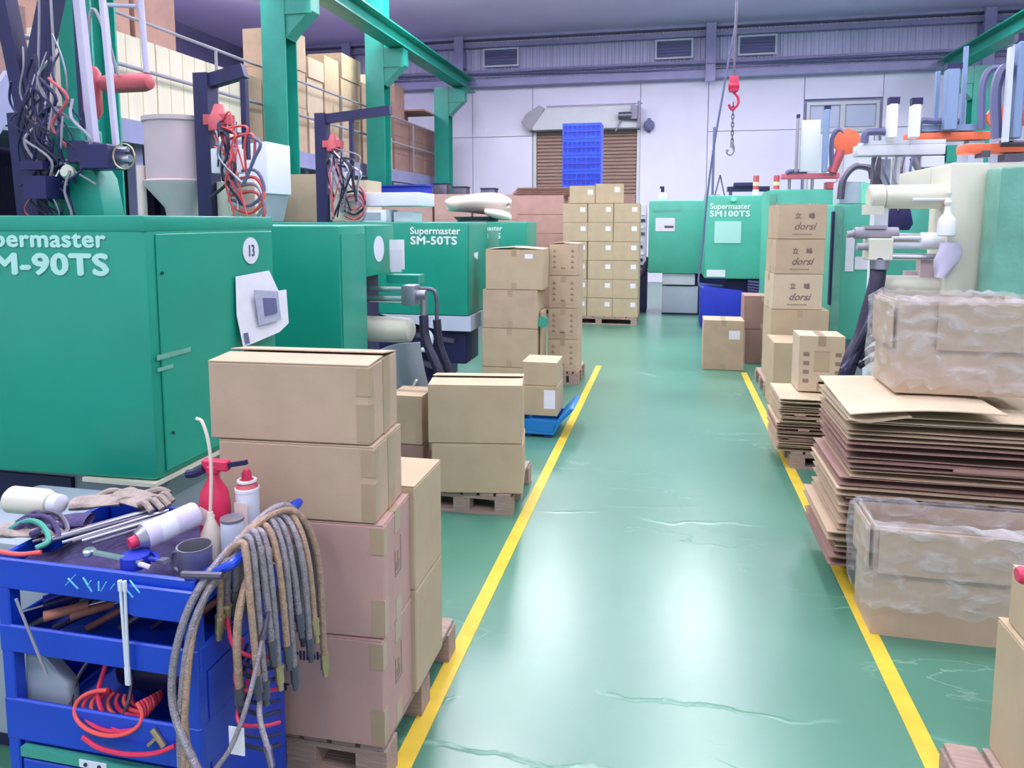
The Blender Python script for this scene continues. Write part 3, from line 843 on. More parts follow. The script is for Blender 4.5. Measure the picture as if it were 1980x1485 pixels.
for i in range(3):
    for k in range(3):
        mez('long brown carton at the far end of the mezzanine, %s in the %s row' % (('left', 'middle', 'right')[i], ('bottom', 'middle', 'top')[k]), 16.8 + i * 1.05, 17.8 + i * 1.05, MZ + .001 + k * .42, MZ + .418 + k * .42, 'card_brown', group='brown cartons at the far end of the mezzanine')
mez('tall brown carton standing on the far mezzanine row next to the third column', 16.85, 17.5, MZ + 1.262, 5.0, 'card_brown')
mez('small grey brown carton on the far mezzanine row', 17.7, 18.4, MZ + 1.262, 4.5, 'card_brown', x0=-7.2, x1=-6.8)
t = thing('loose_board', 'flat dark board sticking out over the far mezzanine cartons', 'carton board')
obj('board', MB().box(-7.2, -6.2, 17.9, 18.9, 4.502, 4.54), 'card_brown', t); settle(t)
for i, (y0, y1, z0, z1, mm) in enumerate(((5.2, 5.9, MZ + .001, 3.75, 'card_brown'), (5.95, 6.5, MZ + .001, 3.9, 'card_pink'), (4.4, 5.15, MZ + .001, 3.7, 'card_brown'), (5.2, 6.4, 3.91, 4.6, 'card'))):
    mez('pinkish brown carton on the mezzanine at the left edge, %s' % ('middle of the lower row', 'right end of the lower row', 'left end of the lower row', 'upper one')[i], y0, y1, z0, z1, mm)

# --- under the mezzanine / behind machines: blue flat tray
t = thing('carton_tray', 'long blue tray of folded bags in front of the third green column', 'tray')
obj('tray_body', MB().box(-5.0, -4.15, 12.0, 12.4, 2.13, 2.3), 'blue_deep', t, bevel=.01)
obj('tray_rim', MB().box(-5.03, -4.12, 11.97, 12.43, 2.301, 2.33), 'blue_deep', t)
settle(t)
carton('grey brown carton holding up the long blue tray', -5.1, -4.0, 11.95, 12.6, 0, 2.129, 'card_pink', tape=0)

# ================================================================== RIGHT SIDE CARTONS
carton('carton with white label and tape, alone on floor left of the right line', .40, .85, 8.5, 8.9, .0, .575, 'card_grey', seam='y', sheet=(.28, .36, .12, .1))
pallet('wooden pallet beside the right yellow line under grey brown cartons', .93, 1.5, 7.3, 8.1, h=.13)
carton('grey brown carton behind the lone floor carton, lower one', .90, 1.33, 8.95, 9.35, 0, .42, 'card_brown', sheet=(.28, .18, .05, .1), seam='y')
carton('grey brown carton behind the lone floor carton, upper one', .88, 1.32, 8.95, 9.35, .421, .82, 'card_brown', sheet=(.3, .15, .05, .1), seam='y')
carton('tall carton with open flap left of the printed tower', .80, 1.12, 9.0 - .6, 8.8, .0, .0 + .79, 'card', tape=0) if False else None
carton('large olive carton under the printed tower, on its pallet', .97, 1.50, 7.32, 7.9, .131, .852, 'card_olive', seam='y')
carton('ribbed carton in front of the tower base, beside the small framed carton', .93, 1.19, 6.75, 7.25, .0, .62, 'card_olive', tape=0)
def word_marks(t, x0, x1, y0, y1, z0, z1):
    y = y0 - .0012; w = x1 - x0; h = z1 - z0
    text('printed_character', '立', .06, (x0 + w * .34, y, z0 + h * .60), (1, 0, 0), (0, 0, 1), 'ink_mid', t, bold=.0012)
    text('printed_character', '峰', .06, (x0 + w * .62, y, z0 + h * .60), (1, 0, 0), (0, 0, 1), 'ink_mid', t, bold=.0012)
    text('printed_word', 'dorsi', .095, (x0 + w * .32, y, z0 + h * .27), (1, 0, 0), (0, 0, 1), 'ink_mid', t, bold=.0012, shear=.4, sx=1.0)
    obj('printed_line', MB().box(x0 + w * .3, x0 + w * .7, y, y + .0008, z0 + h * .12, z0 + h * .15), 'ink_faint', t)
for k, (a, b2) in enumerate(((.853, 1.195), (1.196, 1.53), (1.531, 1.862))):
    carton(('lowest', 'middle', 'top')[k] + ' carton of the three printed ones in the tower right of the aisle', 0.985 - .01 * (2 - k), 1.435 - .005 * (2 - k), 7.35, 7.75, a, b2, 'card' if k else 'card_pale', marks=word_marks, seam='x', rot=rad(4 + k))
def framed(t, x0, x1, y0, y1, z0, z1):
    y = y0 - .0012; w = x1 - x0; h = z1 - z0
    obj('pale_panel', MB().box(x0 + w * .34, x0 + w * .68, y, y + .0009, z0 + h * .38, z0 + h * .72), 'card_olive', t)
    mb = MB()
    for xx in (x0 + w * .1, x0 + w * .8):
        for k in range(4):
            z = z0 + h * (.16 + .16 * k)
            mb.box(xx, xx + w * .13, y, y + .0008, z, z + h * .07)
    mb.box(x0 + w * .33, x0 + w * .69, y, y + .0006, z0 + h * .37, z0 + h * .38); mb.box(x0 + w * .33, x0 + w * .69, y, y + .0006, z0 + h * .72, z0 + h * .73)
    mb.box(x0 + w * .45, x0 + w * .57, y, y + .0008, z0 + h * .15, z0 + h * .2)
    obj('printed_panel', mb, 'ink_faint', t)
# --- small flat stack
pallet('small pallet under the lower stack of flattened cartons', .84, 1.40, 5.15, 5.7, h=.12)
NTH = ['top', 'second', 'third', 'fourth', 'fifth', 'sixth', 'seventh', 'eighth', 'ninth', 'tenth', 'eleventh', 'twelfth', 'thirteenth', 'fourteenth', 'fifteenth', 'sixteenth', 'seventeenth']
def nth_word(k): return NTH[k] + ' flattened carton from the top '
def flat_stack(n, x0, x1, y0, y1, z0, z1, lab_top, lab_mid, group, jit, seed, splay):
    r = random.Random(seed); dz = (z1 - z0) / n
    for k in range(n):
        zb = z0 + k * dz
        jx = r.uniform(-jit, jit) * (1.2 if k < n * .7 else .5) + (r.uniform(0, splay) * (1 - k / n))
        jy = r.uniform(-jit, jit) * .5
        top = k == n - 1
        t = thing('flattened_carton', lab_top if top else nth_word(n - 1 - k) + lab_mid, 'flattened carton', None if top else group)
        m_ = 'card_pale' if top else r.choice(['card_brown', 'card_grey', 'card_brown', 'card'])  # extra brown plies paint in the shade of the gaps
        th = .005
        a0, a1 = x0 - jx, x1 - jx + r.uniform(-.01, .01)
        fold = a0 + (a1 - a0) * .28
        dd = r.uniform(.0, .004)
        # two plies meeting at a folded edge, drooping a little towards the ends
        for s, zz in ((0, zb + .006), (1, zb + dz - th - .003)):
            def fn(u, v, s=s, zz=zz):
                x = a0 + (a1 - a0) * u; y = y0 + jy + (y1 - y0) * v
                dr = (-.010 if s == 0 else .0) * 0
                e = .3 * dz * (math.sin(u * 9 + k * 2.1) * .5) * (.6 if s == 0 else -.6) * math.sin(PI * u)
                return (x, y, zz + e * .5 + (.0 if not top else 0))
            mb = MB().grid(fn, 10, 2)
            obj('ply', mb, m_, t, solid=-th if False else th)
        if r.random() < .45:
            f0 = a0 + (a1 - a0) * r.uniform(.1, .6)
            obj('folded_edge', MB().prism([(y0 + jy, zb + .006), (y0 + jy - .006, zb + dz * .4), (y0 + jy, zb + dz * .75), (y0 + jy + .004, zb + dz * .4)], f0, f0 + (a1 - a0) * r.uniform(.12, .3), 'yz'), 'card_brown', t)
        settle(t)
flat_stack(11, .765, 1.32, 5.15, 5.65, .121, .50, 'pale flattened carton on top of the small board stack', 'of the small board stack beside the right line', 'flattened cartons of the small stack', .02, 11, .03)
carton('small carton with framed panel print, standing on the small board stack', .905, 1.21, 5.35, 5.63, .502, .90, 'card_pale', marks=framed, seam='y')
# --- big flat stack
pallet('pallet under the big stack of flattened cartons', .92, 1.95, 3.47, 4.05, h=.12)
flat_stack(17, .80, 2.05, 3.43, 4.05, .121, .845, 'large pale flattened carton on top of the big board stack', 'of the big board stack at the right', 'flattened cartons of the big stack', .03, 5, .06)
t = thing('flattened_carton', 'bent pale flattened carton sagging over the left corner of the big board stack', 'flattened carton')
def fn(u, v):
    x = .79 + .62 * u; y = 3.36 + .68 * v
    z = .885 + .012 * math.sin(u * 3) - .028 * (1 - u) ** 2 * (1 - v)
    return (x, y, z)
obj('ply', MB().grid(fn, 8, 6), 'card_pale', t, solid=.005)
def fn(u, v):
    x = .79 + .25 * u; y = 3.36 + .30 * v
    return (x, y, .865 - .05 * (1 - v) * (1 - abs(u - .25)) + .006)
obj('bent_flap', MB().grid(fn, 6, 6), 'card_pale', t, solid=.004)
settle(t)

# --- open, bag-lined cartons
def rumple(seed):
    r = random.Random(seed); ph = [(r.uniform(5, 30), r.uniform(5, 30), r.uniform(0, 6)) for _ in range(6)]
    return lambda a, b2: sum(math.sin(a * p + b2 * q + s) for p, q, s in ph) / 6
def lined_box(label, x0, x1, y0, y1, z0, z1, bagdown, flap=0.0, m='card_grey', rot=0.0, seed=1):
    t = thing('open_carton', label, 'carton')
    th = .006
    obj('box_floor', MB().box(x0, x1, y0, y1, z0, z0 + .006), m, t)
    obj('front_wall', MB().box(x0, x1, y0, y0 + th, z0 + .006, z1), m, t)
    obj('back_wall', MB().box(x0, x1, y1 - th, y1, z0 + .006, z1), m, t)
    obj('end_wall', MB().box(x0, x0 + th, y0 + th, y1 - th, z0 + .006, z1), m, t)
    obj('end_wall', MB().box(x1 - th, x1, y0 + th, y1 - th, z0 + .006, z1), m, t)
    if flap:
        obj('flap', MB().box(x0 + (.16 if z0 > .5 else .012), x1 - .01, y0 - .022, y0 - .016, z1 - flap, z1 - .004), 'card_grey', t)
        obj('flap', MB().box(x0 - .02, x0 - .014, y0 + .02, y1 - .01, z1 - flap, z1 - .004), m, t)
    # plastic bag: one skin following the rim outside and inside
    R = rumple(seed)
    def skin(side, inner):
        # perimeter parameter
        pts = []
        o = -.012 if inner else .032
        X0, X1, Y0, Y1 = x0 - o, x1 + o, y0 - o, y1 + o
        return X0, X1, Y0, Y1
    mb = MB()
    X0, X1, Y0, Y1 = skin(0, False); A0, A1, B0, B1 = skin(0, True)
    per = []
    N = 22
    def ring(a0, a1, b0, b1):
        out = []
        for i in range(N): out.append((a0 + (a1 - a0) * i / N, b0))
        for i in range(10): out.append((a1, b0 + (b1 - b0) * i / 10))
        for i in range(N): out.append((a1 - (a1 - a0) * i / N, b1))
        for i in range(10): out.append((a0, b1 - (b1 - b0) * i / 10))
        return out
    rows = []
    ob = ring(X0, X1, Y0, Y1); mid = ring(x0, x1, y0, y1); ib = ring(A0, A1, B0, B1)
    cx, cy = (x0 + x1) / 2, (y0 + y1) / 2
    lev = [(ob, z1 - bagdown, 1), (ob, z1 - bagdown * .75, 1), (ob, z1 - bagdown * .5, 1), (ob, z1 - bagdown * .25, 1), (ob, z1 - .01, 1), (mid, z1 + .022, .5), (ib, z1 - .01, -1), (ib, z1 - .12, -1), (ib, z1 - .24 if z1 - z0 > .3 else z1 - .2, -1)]
    vs = []
    for li, (rg, z, s) in enumerate(lev):
        for i, (x, y) in enumerate(rg):
            k = R(i * .11, li * .3) * .012
            kz = R(i * .23 + 3, li * .1) * (.045 if li == 0 else .018)
            dx, dy = (x - cx), (y - cy); L = math.hypot(dx, dy)
            vs.append((x + dx / L * (k + .004) * (1 if s > 0 else -1), y + dy / L * (k + .004) * (1 if s > 0 else -1), z + kz))
    n = len(ob)
    fs = [(l * n + i, l * n + (i + 1) % n, (l + 1) * n + (i + 1) % n, (l + 1) * n + i) for l in range(len(lev) - 1) for i in range(n)]
    mb.add(vs, fs)
    b3 = obj('plastic_liner', mb, 'polythene', t, label='clear crumpled plastic bag folded over the rim')
    for p in b3.data.polygons: p.use_smooth = True
    settle(t, rot)
lined_box('open carton lined with clear crumpled plastic, on top of the big board stack', 1.04, 1.62, 3.62, 3.98, .905, 1.335, .40, flap=.22, m='card_grey', seed=4)
lined_box('open carton lined with clear plastic bag, on floor by the right line', .845, 1.62, 3.09, 3.36, .0, .465, .33, flap=.19, m='card_grey', seed=9)

# --- near right corner
pallet('pallet under the cartons at the lower right corner', .85, 1.5, 1.75, 2.32, h=.1)
carton('lower carton at the right edge corner, on the near pallet', .985, 1.5, 1.8, 2.33, .101, .52, 'card_olive', tape=0)
carton('upper carton at the right edge corner, stacked on the other', 1.0, 1.5, 1.85, 2.30, .521, .70, 'card_olive', tape=0)
t = thing('hand_tool', 'red rounded tool handle poking in at the right edge above corner cartons', 'tool')
obj('grip', MB().lathe((1.02, 2.15, .735), [(.018, -.07), (.024, -.06), (.024, .06), (.02, .2)], 14, 'x'), 'red', t)
obj('shaft', MB().cyl((1.2, 2.15, .735), (1.48, 2.15, .735), .01).box(1.3, 1.34, 2.14, 2.16, .702, .735), 'steel', t)
settle(t)

# ================================================================== MACHINES
def cover_box(x0, x1, y0, y1, z0, z1, b=.03):
    return MB().box(x0, x1, y0, y1, z0, z1), b
def clutter_cables(t, c, spread, n, seed, mats, r=.008, name='cable'):
    """a bunch of looping cables around a point c"""
    rr = random.Random(seed)
    for k in range(n):
        a = Vector(c) + Vector([rr.uniform(-s, s) for s in spread])
        pts = [a]
        ang = rr.uniform(0, 6.28)
        for q in range(4):
            pts.append(Vector(c) + Vector([rr.uniform(-s, s) for s in spread]))
        pts.sort(key=lambda p: -p.z if k % 2 else p.x)
        obj(name, MB().tube(pts, r * rr.uniform(.6, 1.3), 6, 5), rr.choice(mats), t)
def sprue_picker(root, x, y, z0, z1, arm, arm_dir=1, mats=('black_rubber', 'steel', 'red_old', 'orange_hose'), seed=1, dark='dark_frame', w=.11, board=True, s=1.0):
    p = obj('sprue_picker', MB().box(x - w / 2, x + w / 2, y - .06, y + .06, z0, z1).bar((x, y, z1 - .06), (x + arm_dir * arm, y + .05, z1 + .02), .09, .09), dark, root)
    obj('upright', MB().bar((x + .3 * s, y, z1 - .05), (x + .3 * s, y, z0 + .45), .04), dark, p)
    obj('air_valve', MB().lathe((x + .13 * s, y - .05, z1 - .42), [(.03, 0), (.07, .02), (.075, .1), (.05, .14), (.03, .2)], 12).box(x + .04 * s, x + .22 * s, y - .1, y, z1 - .36, z1 - .29), 'red_old', p)
    obj('air_valve_bowl', MB().cyl((x + .13 * s, y - .05, z1 - .5), (x + .13 * s, y - .05, z1 - .43), .035), 'steel', p)
    obj('control_box', MB().box(x + .1 * s, x + .3 * s, y - .12, y - .02, z0 + .35, z0 + .52), 'plate_white', p, bevel=.01)
    obj('mounting_plate', MB().box(x + .06 * s, x + .36 * s, y - .01, y + .03, z0 + .02, z0 + .3), 'cream', p, bevel=.01)
    obj('slide_rod', MB().cyl((x + .2 * s, y - .06, z0 + .1), (x + .2 * s, y - .06, z0 + .75), .012).cyl((x + .26 * s, y - .06, z0 + .1), (x + .26 * s, y - .06, z0 + .7), .012), 'chrome', p)
    rr = random.Random(seed)
    for k in range(16):
        a = Vector((x + .12 * s + rr.uniform(-.04, .08), y - .08, z1 - .45 + rr.uniform(-.1, .12)))
        sw = rr.uniform(-.06, .2) * s
        b2 = Vector((x + rr.uniform(.08, .42) * s, y - .1 - rr.uniform(0, .06), z0 + rr.uniform(.02, .4)))
        mid = (a + b2) / 2 + Vector((sw, -.05, rr.uniform(-.05, .12)))
        obj('cable', MB().tube([a, mid + Vector((rr.uniform(-.03, .05), 0, .12)), mid, b2], .009 * rr.uniform(.6, 1.4), 6, 5), rr.choice(mats), p)
    for k in range(4):
        c0 = Vector((x + .3 * s, y - .06, z0 + .1 + .05 * k))
        obj('cable', MB().tube([c0 + Vector((-.1, 0, .1)), c0 + Vector((.1, 0, .12)), c0 + Vector((.16, 0, -.02)), c0 + Vector((.05, 0, -.12)), c0 + Vector((-.08, 0, -.08))], .012, 6, 5), rr.choice(mats), p)
    return p

def number_plate(t, x, y0, y1, z0, z1, num):
    """oval number plate on a cover side facing +x"""
    poly = []
    cy, cz, a, b2 = (y0 + y1) / 2, (z0 + z1) / 2, (y1 - y0) / 2, (z1 - z0) / 2
    for i in range(24):
        u = 2 * PI * i / 24; poly.append((cy + a * math.cos(u), cz + b2 * math.sin(u)))
    p = obj('number_plate', MB().prism(poly, x, x + .003, 'yz'), 'plate_white', t)
    if num: text('number', num, b2 * 1.25, (x + .004, cy, cz - b2 * .42), (0, 1, 0), (0, 0, 1), 'ink_blue', p, align='CENTER', sx=.75)

# --- machine 1 (number 13)
XA = -1.93
t = thing('injection_machine', 'nearest green injection moulding machine with number 13 plate, beside the tool trolley', 'machine')
cv = obj('cover', MB().prism([(XA - .003, 2.38), (XA - .003, 3.28), (-5.2, 3.28), (-5.2, 2.24)], .69, 1.712, 'xy'), 'green_cover', t, bevel=.02)
obj('cover_lip', MB().prism([(XA + .001, 2.375), (XA + .001, 3.285), (-5.2, 3.285), (-5.2, 2.235)], 1.66, 1.722, 'xy'), 'green_cover', t, bevel=.012)
obj('side_door', MB().box(XA - .003, XA + .006, 2.43, 3.26, .715, 1.652), 'green_cover', t, bevel=.003)
obj('door_hinge', MB().box(XA + .0065, XA + .009, 2.40, 2.6, 1.165, 1.185).box(XA + .0065, XA + .009, 2.40, 2.49, 1.12, 1.135), 'green_film', t)
obj('bolt', MB().cyl((XA + .006, 2.45, 1.5), (XA + .012, 2.45, 1.5), .006), 'hazed_dark', t)
obj('bolt', MB().cyl((XA + .006, 2.47, .86), (XA + .012, 2.47, .86), .006), 'hazed_dark', t)
text('brand_lettering', 'Supermaster', .092, (-2.10, 2.3705, 1.602), (1, .0428, 0), (0, 0, 1), 'lettering', t, sx=1.22, bold=.0026, space=1.06, align='RIGHT')
text('model_lettering', 'SM-90TS', .113, (-2.09, 2.3705, 1.496), (1, .0428, 0), (0, 0, 1), 'lettering', t, sx=1.38, bold=.0042, space=1.06, align='RIGHT')
number_plate(t, XA + .007, 3.0, 3.13, 1.5, 1.625, '13')
pp = obj('paper_sheet', MB().add([(-1.915, 2.923, 1.451), (-1.9, 3.18, 1.462), (-1.88, 3.225, 1.36), (-1.86, 3.264, 1.362), (-1.86, 3.278, 1.192), (-1.87, 3.205, 1.157), (-1.895, 2.932, 1.126), (-1.912, 2.915, 1.28)], [(0, 1, 2, 3, 4, 5, 6, 7)]), 'paper', t, solid=.002)
obj('paper_picture', MB().add([(-1.885, 3.02, 1.382), (-1.862, 3.188, 1.36), (-1.855, 3.2, 1.22), (-1.878, 3.04, 1.212)], [(0, 1, 2, 3)]), 'paper_grey', t, solid=.002)
obj('paper_picture', MB().add([(-1.876, 3.07, 1.34), (-1.856, 3.16, 1.33), (-1.852, 3.165, 1.26), (-1.872, 3.08, 1.25)], [(0, 1, 2, 3)]), 'cable_grey', t, solid=.001)
obj('paper_barcode', MB().add([(-1.895, 2.94, 1.19), (-1.889, 2.965, 1.19), (-1.884, 2.97, 1.14), (-1.89, 2.945, 1.14)], [(0, 1, 2, 3)]), 'cable_grey', t, solid=.001)
obj('base_skirt', MB().prism([(-4.9, .02), (-2.1, .02), (-2.1, .5), (-1.97, .66), (-4.9, .66)], 2.52, 3.2, 'xz'), 'base_grey', t)
obj('cover_tray', MB().box(-2.26, XA, 2.36, 3.28, .672, .688), 'cream', t)
obj('base_panel', MB().box(-4.8, -2.45, 2.50, 2.519, .1, .62), 'hazed_dark', t)
obj('machine_foot', MB().box(-4.6, -4.4, 2.6, 3.1, 0, .019).box(-2.4, -2.2, 2.6, 3.1, 0, .019), 'hazed_dark', t)
# things bolted on top of it
p = obj('sprue_picker', MB().bar((-2.93, 2.9, 1.723), (-2.95, 2.9, 2.2), .12).bar((-2.95, 2.9, 2.2), (-3.08, 2.86, 3.2), .07, .07).bar((-2.95, 2.9, 2.2), (-2.67, 2.95, 3.2), .075, .075), 'dark_frame', t)
obj('guide_column', MB().bar((-2.60, 2.9, 2.05), (-2.66, 2.9, 3.1), .035).bar((-2.52, 2.95, 1.95), (-2.56, 2.95, 2.8), .022), 'purple_white', p)
obj('casting', MB().prism([(-2.83, 1.723), (-2.52, 1.723), (-2.55, 1.9), (-2.62, 2.0), (-2.62, 2.12), (-2.82, 2.15), (-2.80, 1.98)], 2.85, 2.98, 'xz'), 'green_steel', p, bevel=.01)
obj('cylinder_block', MB().box(-2.58, -2.43, 2.78, 2.9, 1.93, 2.04).box(-2.66, -2.56, 2.8, 2.92, 1.96, 2.06), 'hazed_dark', p, bevel=.006)
obj('chrome_rod', MB().cyl((-2.43, 2.84, 2.02), (-2.37, 2.84, 2.02), .012).cyl((-2.43, 2.84, 1.98), (-2.36, 2.84, 1.98), .016).cyl((-2.43, 2.84, 1.945), (-2.38, 2.84, 1.945), .012), 'chrome', p)
obj('wire_ring', MB().tube([(-2.36 + .055 * math.cos(a), 2.8, 1.985 + .055 * math.sin(a)) for a in [i * PI / 5 for i in range(11)]], .0035, 6, 3), 'brass', p)
obj('gauge', MB().lathe((-2.66, 2.82, 1.92), [(.03, 0), (.035, -.02), (.02, -.04)], 14, 'y'), 'cream', p)
obj('solenoid', MB().box(-2.82, -2.7, 2.72, 2.86, 1.8, 1.9).box(-2.86, -2.74, 2.75, 2.85, 1.93, 1.97), 'hazed_dark', p)
rr = random.Random(21)
for k in range(34):
    cx = -2.78 + rr.uniform(-.1, .16); cz = 2.1 + rr.uniform(-.3, .3)
    pts = [(cx, 2.8 + rr.uniform(-.06, .06), cz + .12), (cx + rr.uniform(-.1, .1), 2.78, cz + .03), (cx + rr.uniform(-.12, .12), 2.8, cz - .08), (cx + rr.uniform(-.12, .12), 2.82, cz - .18)]
    obj('cable', MB().tube(pts, rr.uniform(.003, .008), 6, 5), rr.choice(['drum_grey', 'steel', 'black_rubber', 'dark_frame', 'hazed_dark', 'red_old', 'hazed_dark']), p)
for k in range(4):
    a = -2.77 + .02 * k
    obj('cable', MB().tube([(a, 2.82, 3.1), (a + .02, 2.8, 2.7), (a - .02 + .01 * k, 2.8, 2.3), (a - .05, 2.8, 2.05)], .006, 6, 5), ['steel', 'hazed_dark', 'hazed_dark', 'drum_grey'][k % 4], p)
settle(t)

t = thing('air_tank', 'red pipe-like air cylinder hanging above the beige hopper', 'tank')
obj('tank_body', MB().lathe((-3.0, 3.6, 2.47), [(.02, -.16), (.045, -.14), (.052, -.1), (.052, .12), (.04, .16), (.02, .17)], 18, 'x'), 'red_old', t)
obj('tank_body', MB().lathe((-3.22, 3.6, 2.42), [(.03, -.14), (.05, -.1), (.05, .12), (.03, .15)], 16, 'z'), 'red_old', t)
obj('hanger', MB().cyl((-2.86, 3.6, 2.52), (-2.9, 3.6, 3.6), .016).cyl((-3.08, 3.6, 2.52), (-3.1, 3.6, 2.9), .01).cyl((-3.1, 3.6, 2.9), (-2.9, 3.6, 2.88), .012), 'purple_white', t)
obj('air_hose', MB().tube([(-3.0, 3.55, 2.5), (-3.02, 3.5, 2.7), (-3.1, 3.5, 2.85), (-3.15, 3.5, 2.6), (-3.16, 3.5, 2.3)], .009, 6, 5), 'drum_grey', t)
obj('wall_arm', MB().bar((-3.3, 3.6, 2.98), (-2.8, 3.6, 2.98), .03).bar((-3.28, 3.6, 2.2), (-3.28, 3.6, 3.0), .04), 'dark_frame', t)
settle(t)

# --- machine 2
t = thing('injection_machine', 'second green injection machine with chrome cylinders, behind the tall near carton stack', 'machine')
XB = -1.97
obj('cover', MB().box(-5.6, XB, 4.1, 4.50, .75, 1.675), 'green_cover', t, bevel=.02)
obj('cover', MB().box(-5.6, XB, 4.502, 5.0, 1.33, 1.675), 'green_cover', t, bevel=.012)
obj('film_strip', MB().box(XB + .001, XB + .006, 4.12, 4.48, .78, 1.62), 'green_side', t)
obj('recess', MB().box(-5.5, XB - .12, 4.502, 4.98, .75, 1.329), 'hazed_dark', t)  # dark block, the shade of the recess put into its colour
obj('base_skirt', MB().box(-5.5, -2.1, 4.2, 4.95, .02, .748), 'base_grey', t)
obj('machine_foot', MB().box(-5.0, -4.8, 4.3, 4.9, 0, .019).box(-2.4, -2.2, 4.3, 4.9, 0, .019), 'hazed_dark', t)
number_plate(t, XB + .001, 4.62, 4.80, 1.42, 1.60, '')
obj('paper_sheet', MB().box(XB + .02, XB + .13, 4.86, 4.866, 1.36, 1.57), 'paper', t)
obj('paper_sheet', MB().box(XB + .03, XB + .11, 4.85, 4.856, 1.34, 1.50), 'plate_white', t)
obj('ledge', MB().box(XB, XB + .24, 4.84, 4.98, 1.26, 1.32), 'green_cover', t)
obj('cylinder_rod', MB().cyl((XB - .1, 4.66, 1.235), (XB + .22, 4.66, 1.235), .02).cyl((XB - .1, 4.66, 1.17), (XB + .22, 4.66, 1.17), .027), 'chrome', t)
obj('cylinder_head', MB().box(XB + .2, XB + .3, 4.6, 4.72, 1.13, 1.27), 'steel', t, bevel=.01)
obj('fitting', MB().cyl((XB + .3, 4.66, 1.2), (XB + .36, 4.66, 1.2), .035).cyl((XB + .34, 4.66, 1.2), (XB + .34, 4.66, 1.06), .022), 'steel', t)
obj('fitting', MB().tube([(XB + .3, 4.7, 1.24), (XB + .4, 4.7, 1.23), (XB + .42, 4.7, 1.15), (XB + .42, 4.7, 1.03)], .014, 8, 5), 'steel_dark', t)
obj('ejector_housing', MB().lathe((XB - .1, 4.7, .95), [(.09, 0), (.09, .24), (.08, .33), (.05, .35)], 22, 'x'), 'cream', t)
hs = obj('hose', MB().tube([(XB + .34, 4.66, 1.06), (XB + .36, 4.64, .9), (XB + .46, 4.6, .7), (XB + .5, 4.6, .56), (XB + .42, 4.62, .42), (XB + .28, 4.62, .34)], .032, 10, 6), 'black_rubber', t)
obj('hose', MB().tube([(XB + .42, 4.7, 1.03), (XB + .44, 4.7, .85), (XB + .5, 4.7, .66), (XB + .46, 4.7, .48), (XB + .3, 4.72, .36)], .028, 10, 6), 'black_rubber', t)
def fn(u, v):
    return (XB + .12 + .28 * u + .1 * v * v, 4.42 + .18 * v + .03 * math.sin(u * 6), .92 - .62 * v - .06 * (1 - u) ** 2)
obj('cloth_cover', MB().grid(fn, 8, 8), 'base_grey', t, solid=.006)
obj('lever', MB().tube([(XB + .30, 4.3, .5), (XB + .36, 4.3, .6), (XB + .42, 4.28, .7)], .008, 8, 4), 'cream', t)
obj('clamp_unit', MB().box(XB + .0, XB + .25, 4.6, 4.9, .1, .7), 'steel_dark', t, bevel=.03)
# hopper
obj('hopper', MB().lathe((-3.50, 4.75, 0), [(.12, 1.676), (.14, 1.80), (.27, 1.96), (.275, 1.99), (.255, 2.0), (.255, 2.40), (.268, 2.41), (.268, 2.44), (.0, 2.45)], 32), 'beige_hopper', t)
obj('hopper_clip', MB().box(-3.25, -3.21, 4.6, 4.66, 2.38, 2.46), 'steel', t)
obj('hopper_stay', MB().cyl((-3.74, 4.6, 1.676), (-3.74, 4.6, 2.1), .03), 'sack', t)
sprue_picker(t, -3.19, 4.6, 1.677, 2.72, .28, seed=3, mats=('red_old', 'orange_hose', 'steel', 'black_rubber', 'cable_grey'), s=1.0)
settle(t)
# --- machine 3
t = thing('injection_machine', 'third green injection machine reading SM-50TS, beyond the chrome cylinders', 'machine')
XC = -1.96
obj('cover', MB().box(-5.6, XC, 6.94, 7.75, .755, 1.69), 'green_cover', t, bevel=.02)
obj('film_strip', MB().box(XC + .001, XC + .006, 6.97, 7.72, .78, 1.66), 'green_side', t)
obj('film_strip', MB().box(XC + .001, XC + .12, 7.76, 7.77, .9, 1.6), 'green_film', t)
text('brand_lettering', 'Supermaster', .098, (-2.562, 6.936, 1.572), (1, 0, 0), (0, 0, 1), 'lettering_white', t, sx=1.05, bold=.002)
text('model_lettering', 'SM-50TS', .112, (-2.558, 6.936, 1.470), (1, 0, 0), (0, 0, 1), 'lettering_white', t, sx=1.16, bold=.0035, space=1.05)
obj('lock_knob', MB().cyl((XC + .006, 7.2, 1.33), (XC + .03, 7.2, 1.33), .025).box(XC + .006, XC + .012, 7.15, 7.3, 1.34, 1.38), 'plate_white', t)
obj('cover_tray', MB().prism([(-2.9, .75), (-1.93, .75), (-1.93, .60), (-2.25, .60), (-2.6, .68)], 6.93, 7.6, 'xz'), 'mint_box', t)
obj('base_skirt', MB().box(-5.5, -2.3, 7.1, 7.7, .02, .745), 'hazed_dark', t)
obj('clamp_unit', MB().box(-2.6, -2.0, 7.0, 7.5, .25, .6).cyl((-2.45, 6.95, .45), (-2.45, 7.0, .45), .09), 'dark_frame', t, bevel=.02)
obj('bracket_arm', MB().bar((-2.62, 6.94, .7), (-2.62, 6.94, .3), .05).bar((-2.62, 6.95, .3), (-2.3, 6.95, .22), .05).bar((-2.5, 6.92, .55), (-2.1, 6.92, .5), .04), 'steel_dark', t)
obj('hook_plate', MB().tube([(-2.42, 6.9, .62), (-2.34, 6.9, .55), (-2.36, 6.9, .42), (-2.44, 6.9, .4)], .025, 8, 4), 'plate_white', t)
obj('machine_foot', MB().box(-5.0, -4.8, 7.1, 7.6, 0, .019).box(-2.6, -2.4, 7.1, 7.6, 0, .019), 'hazed_dark', t)
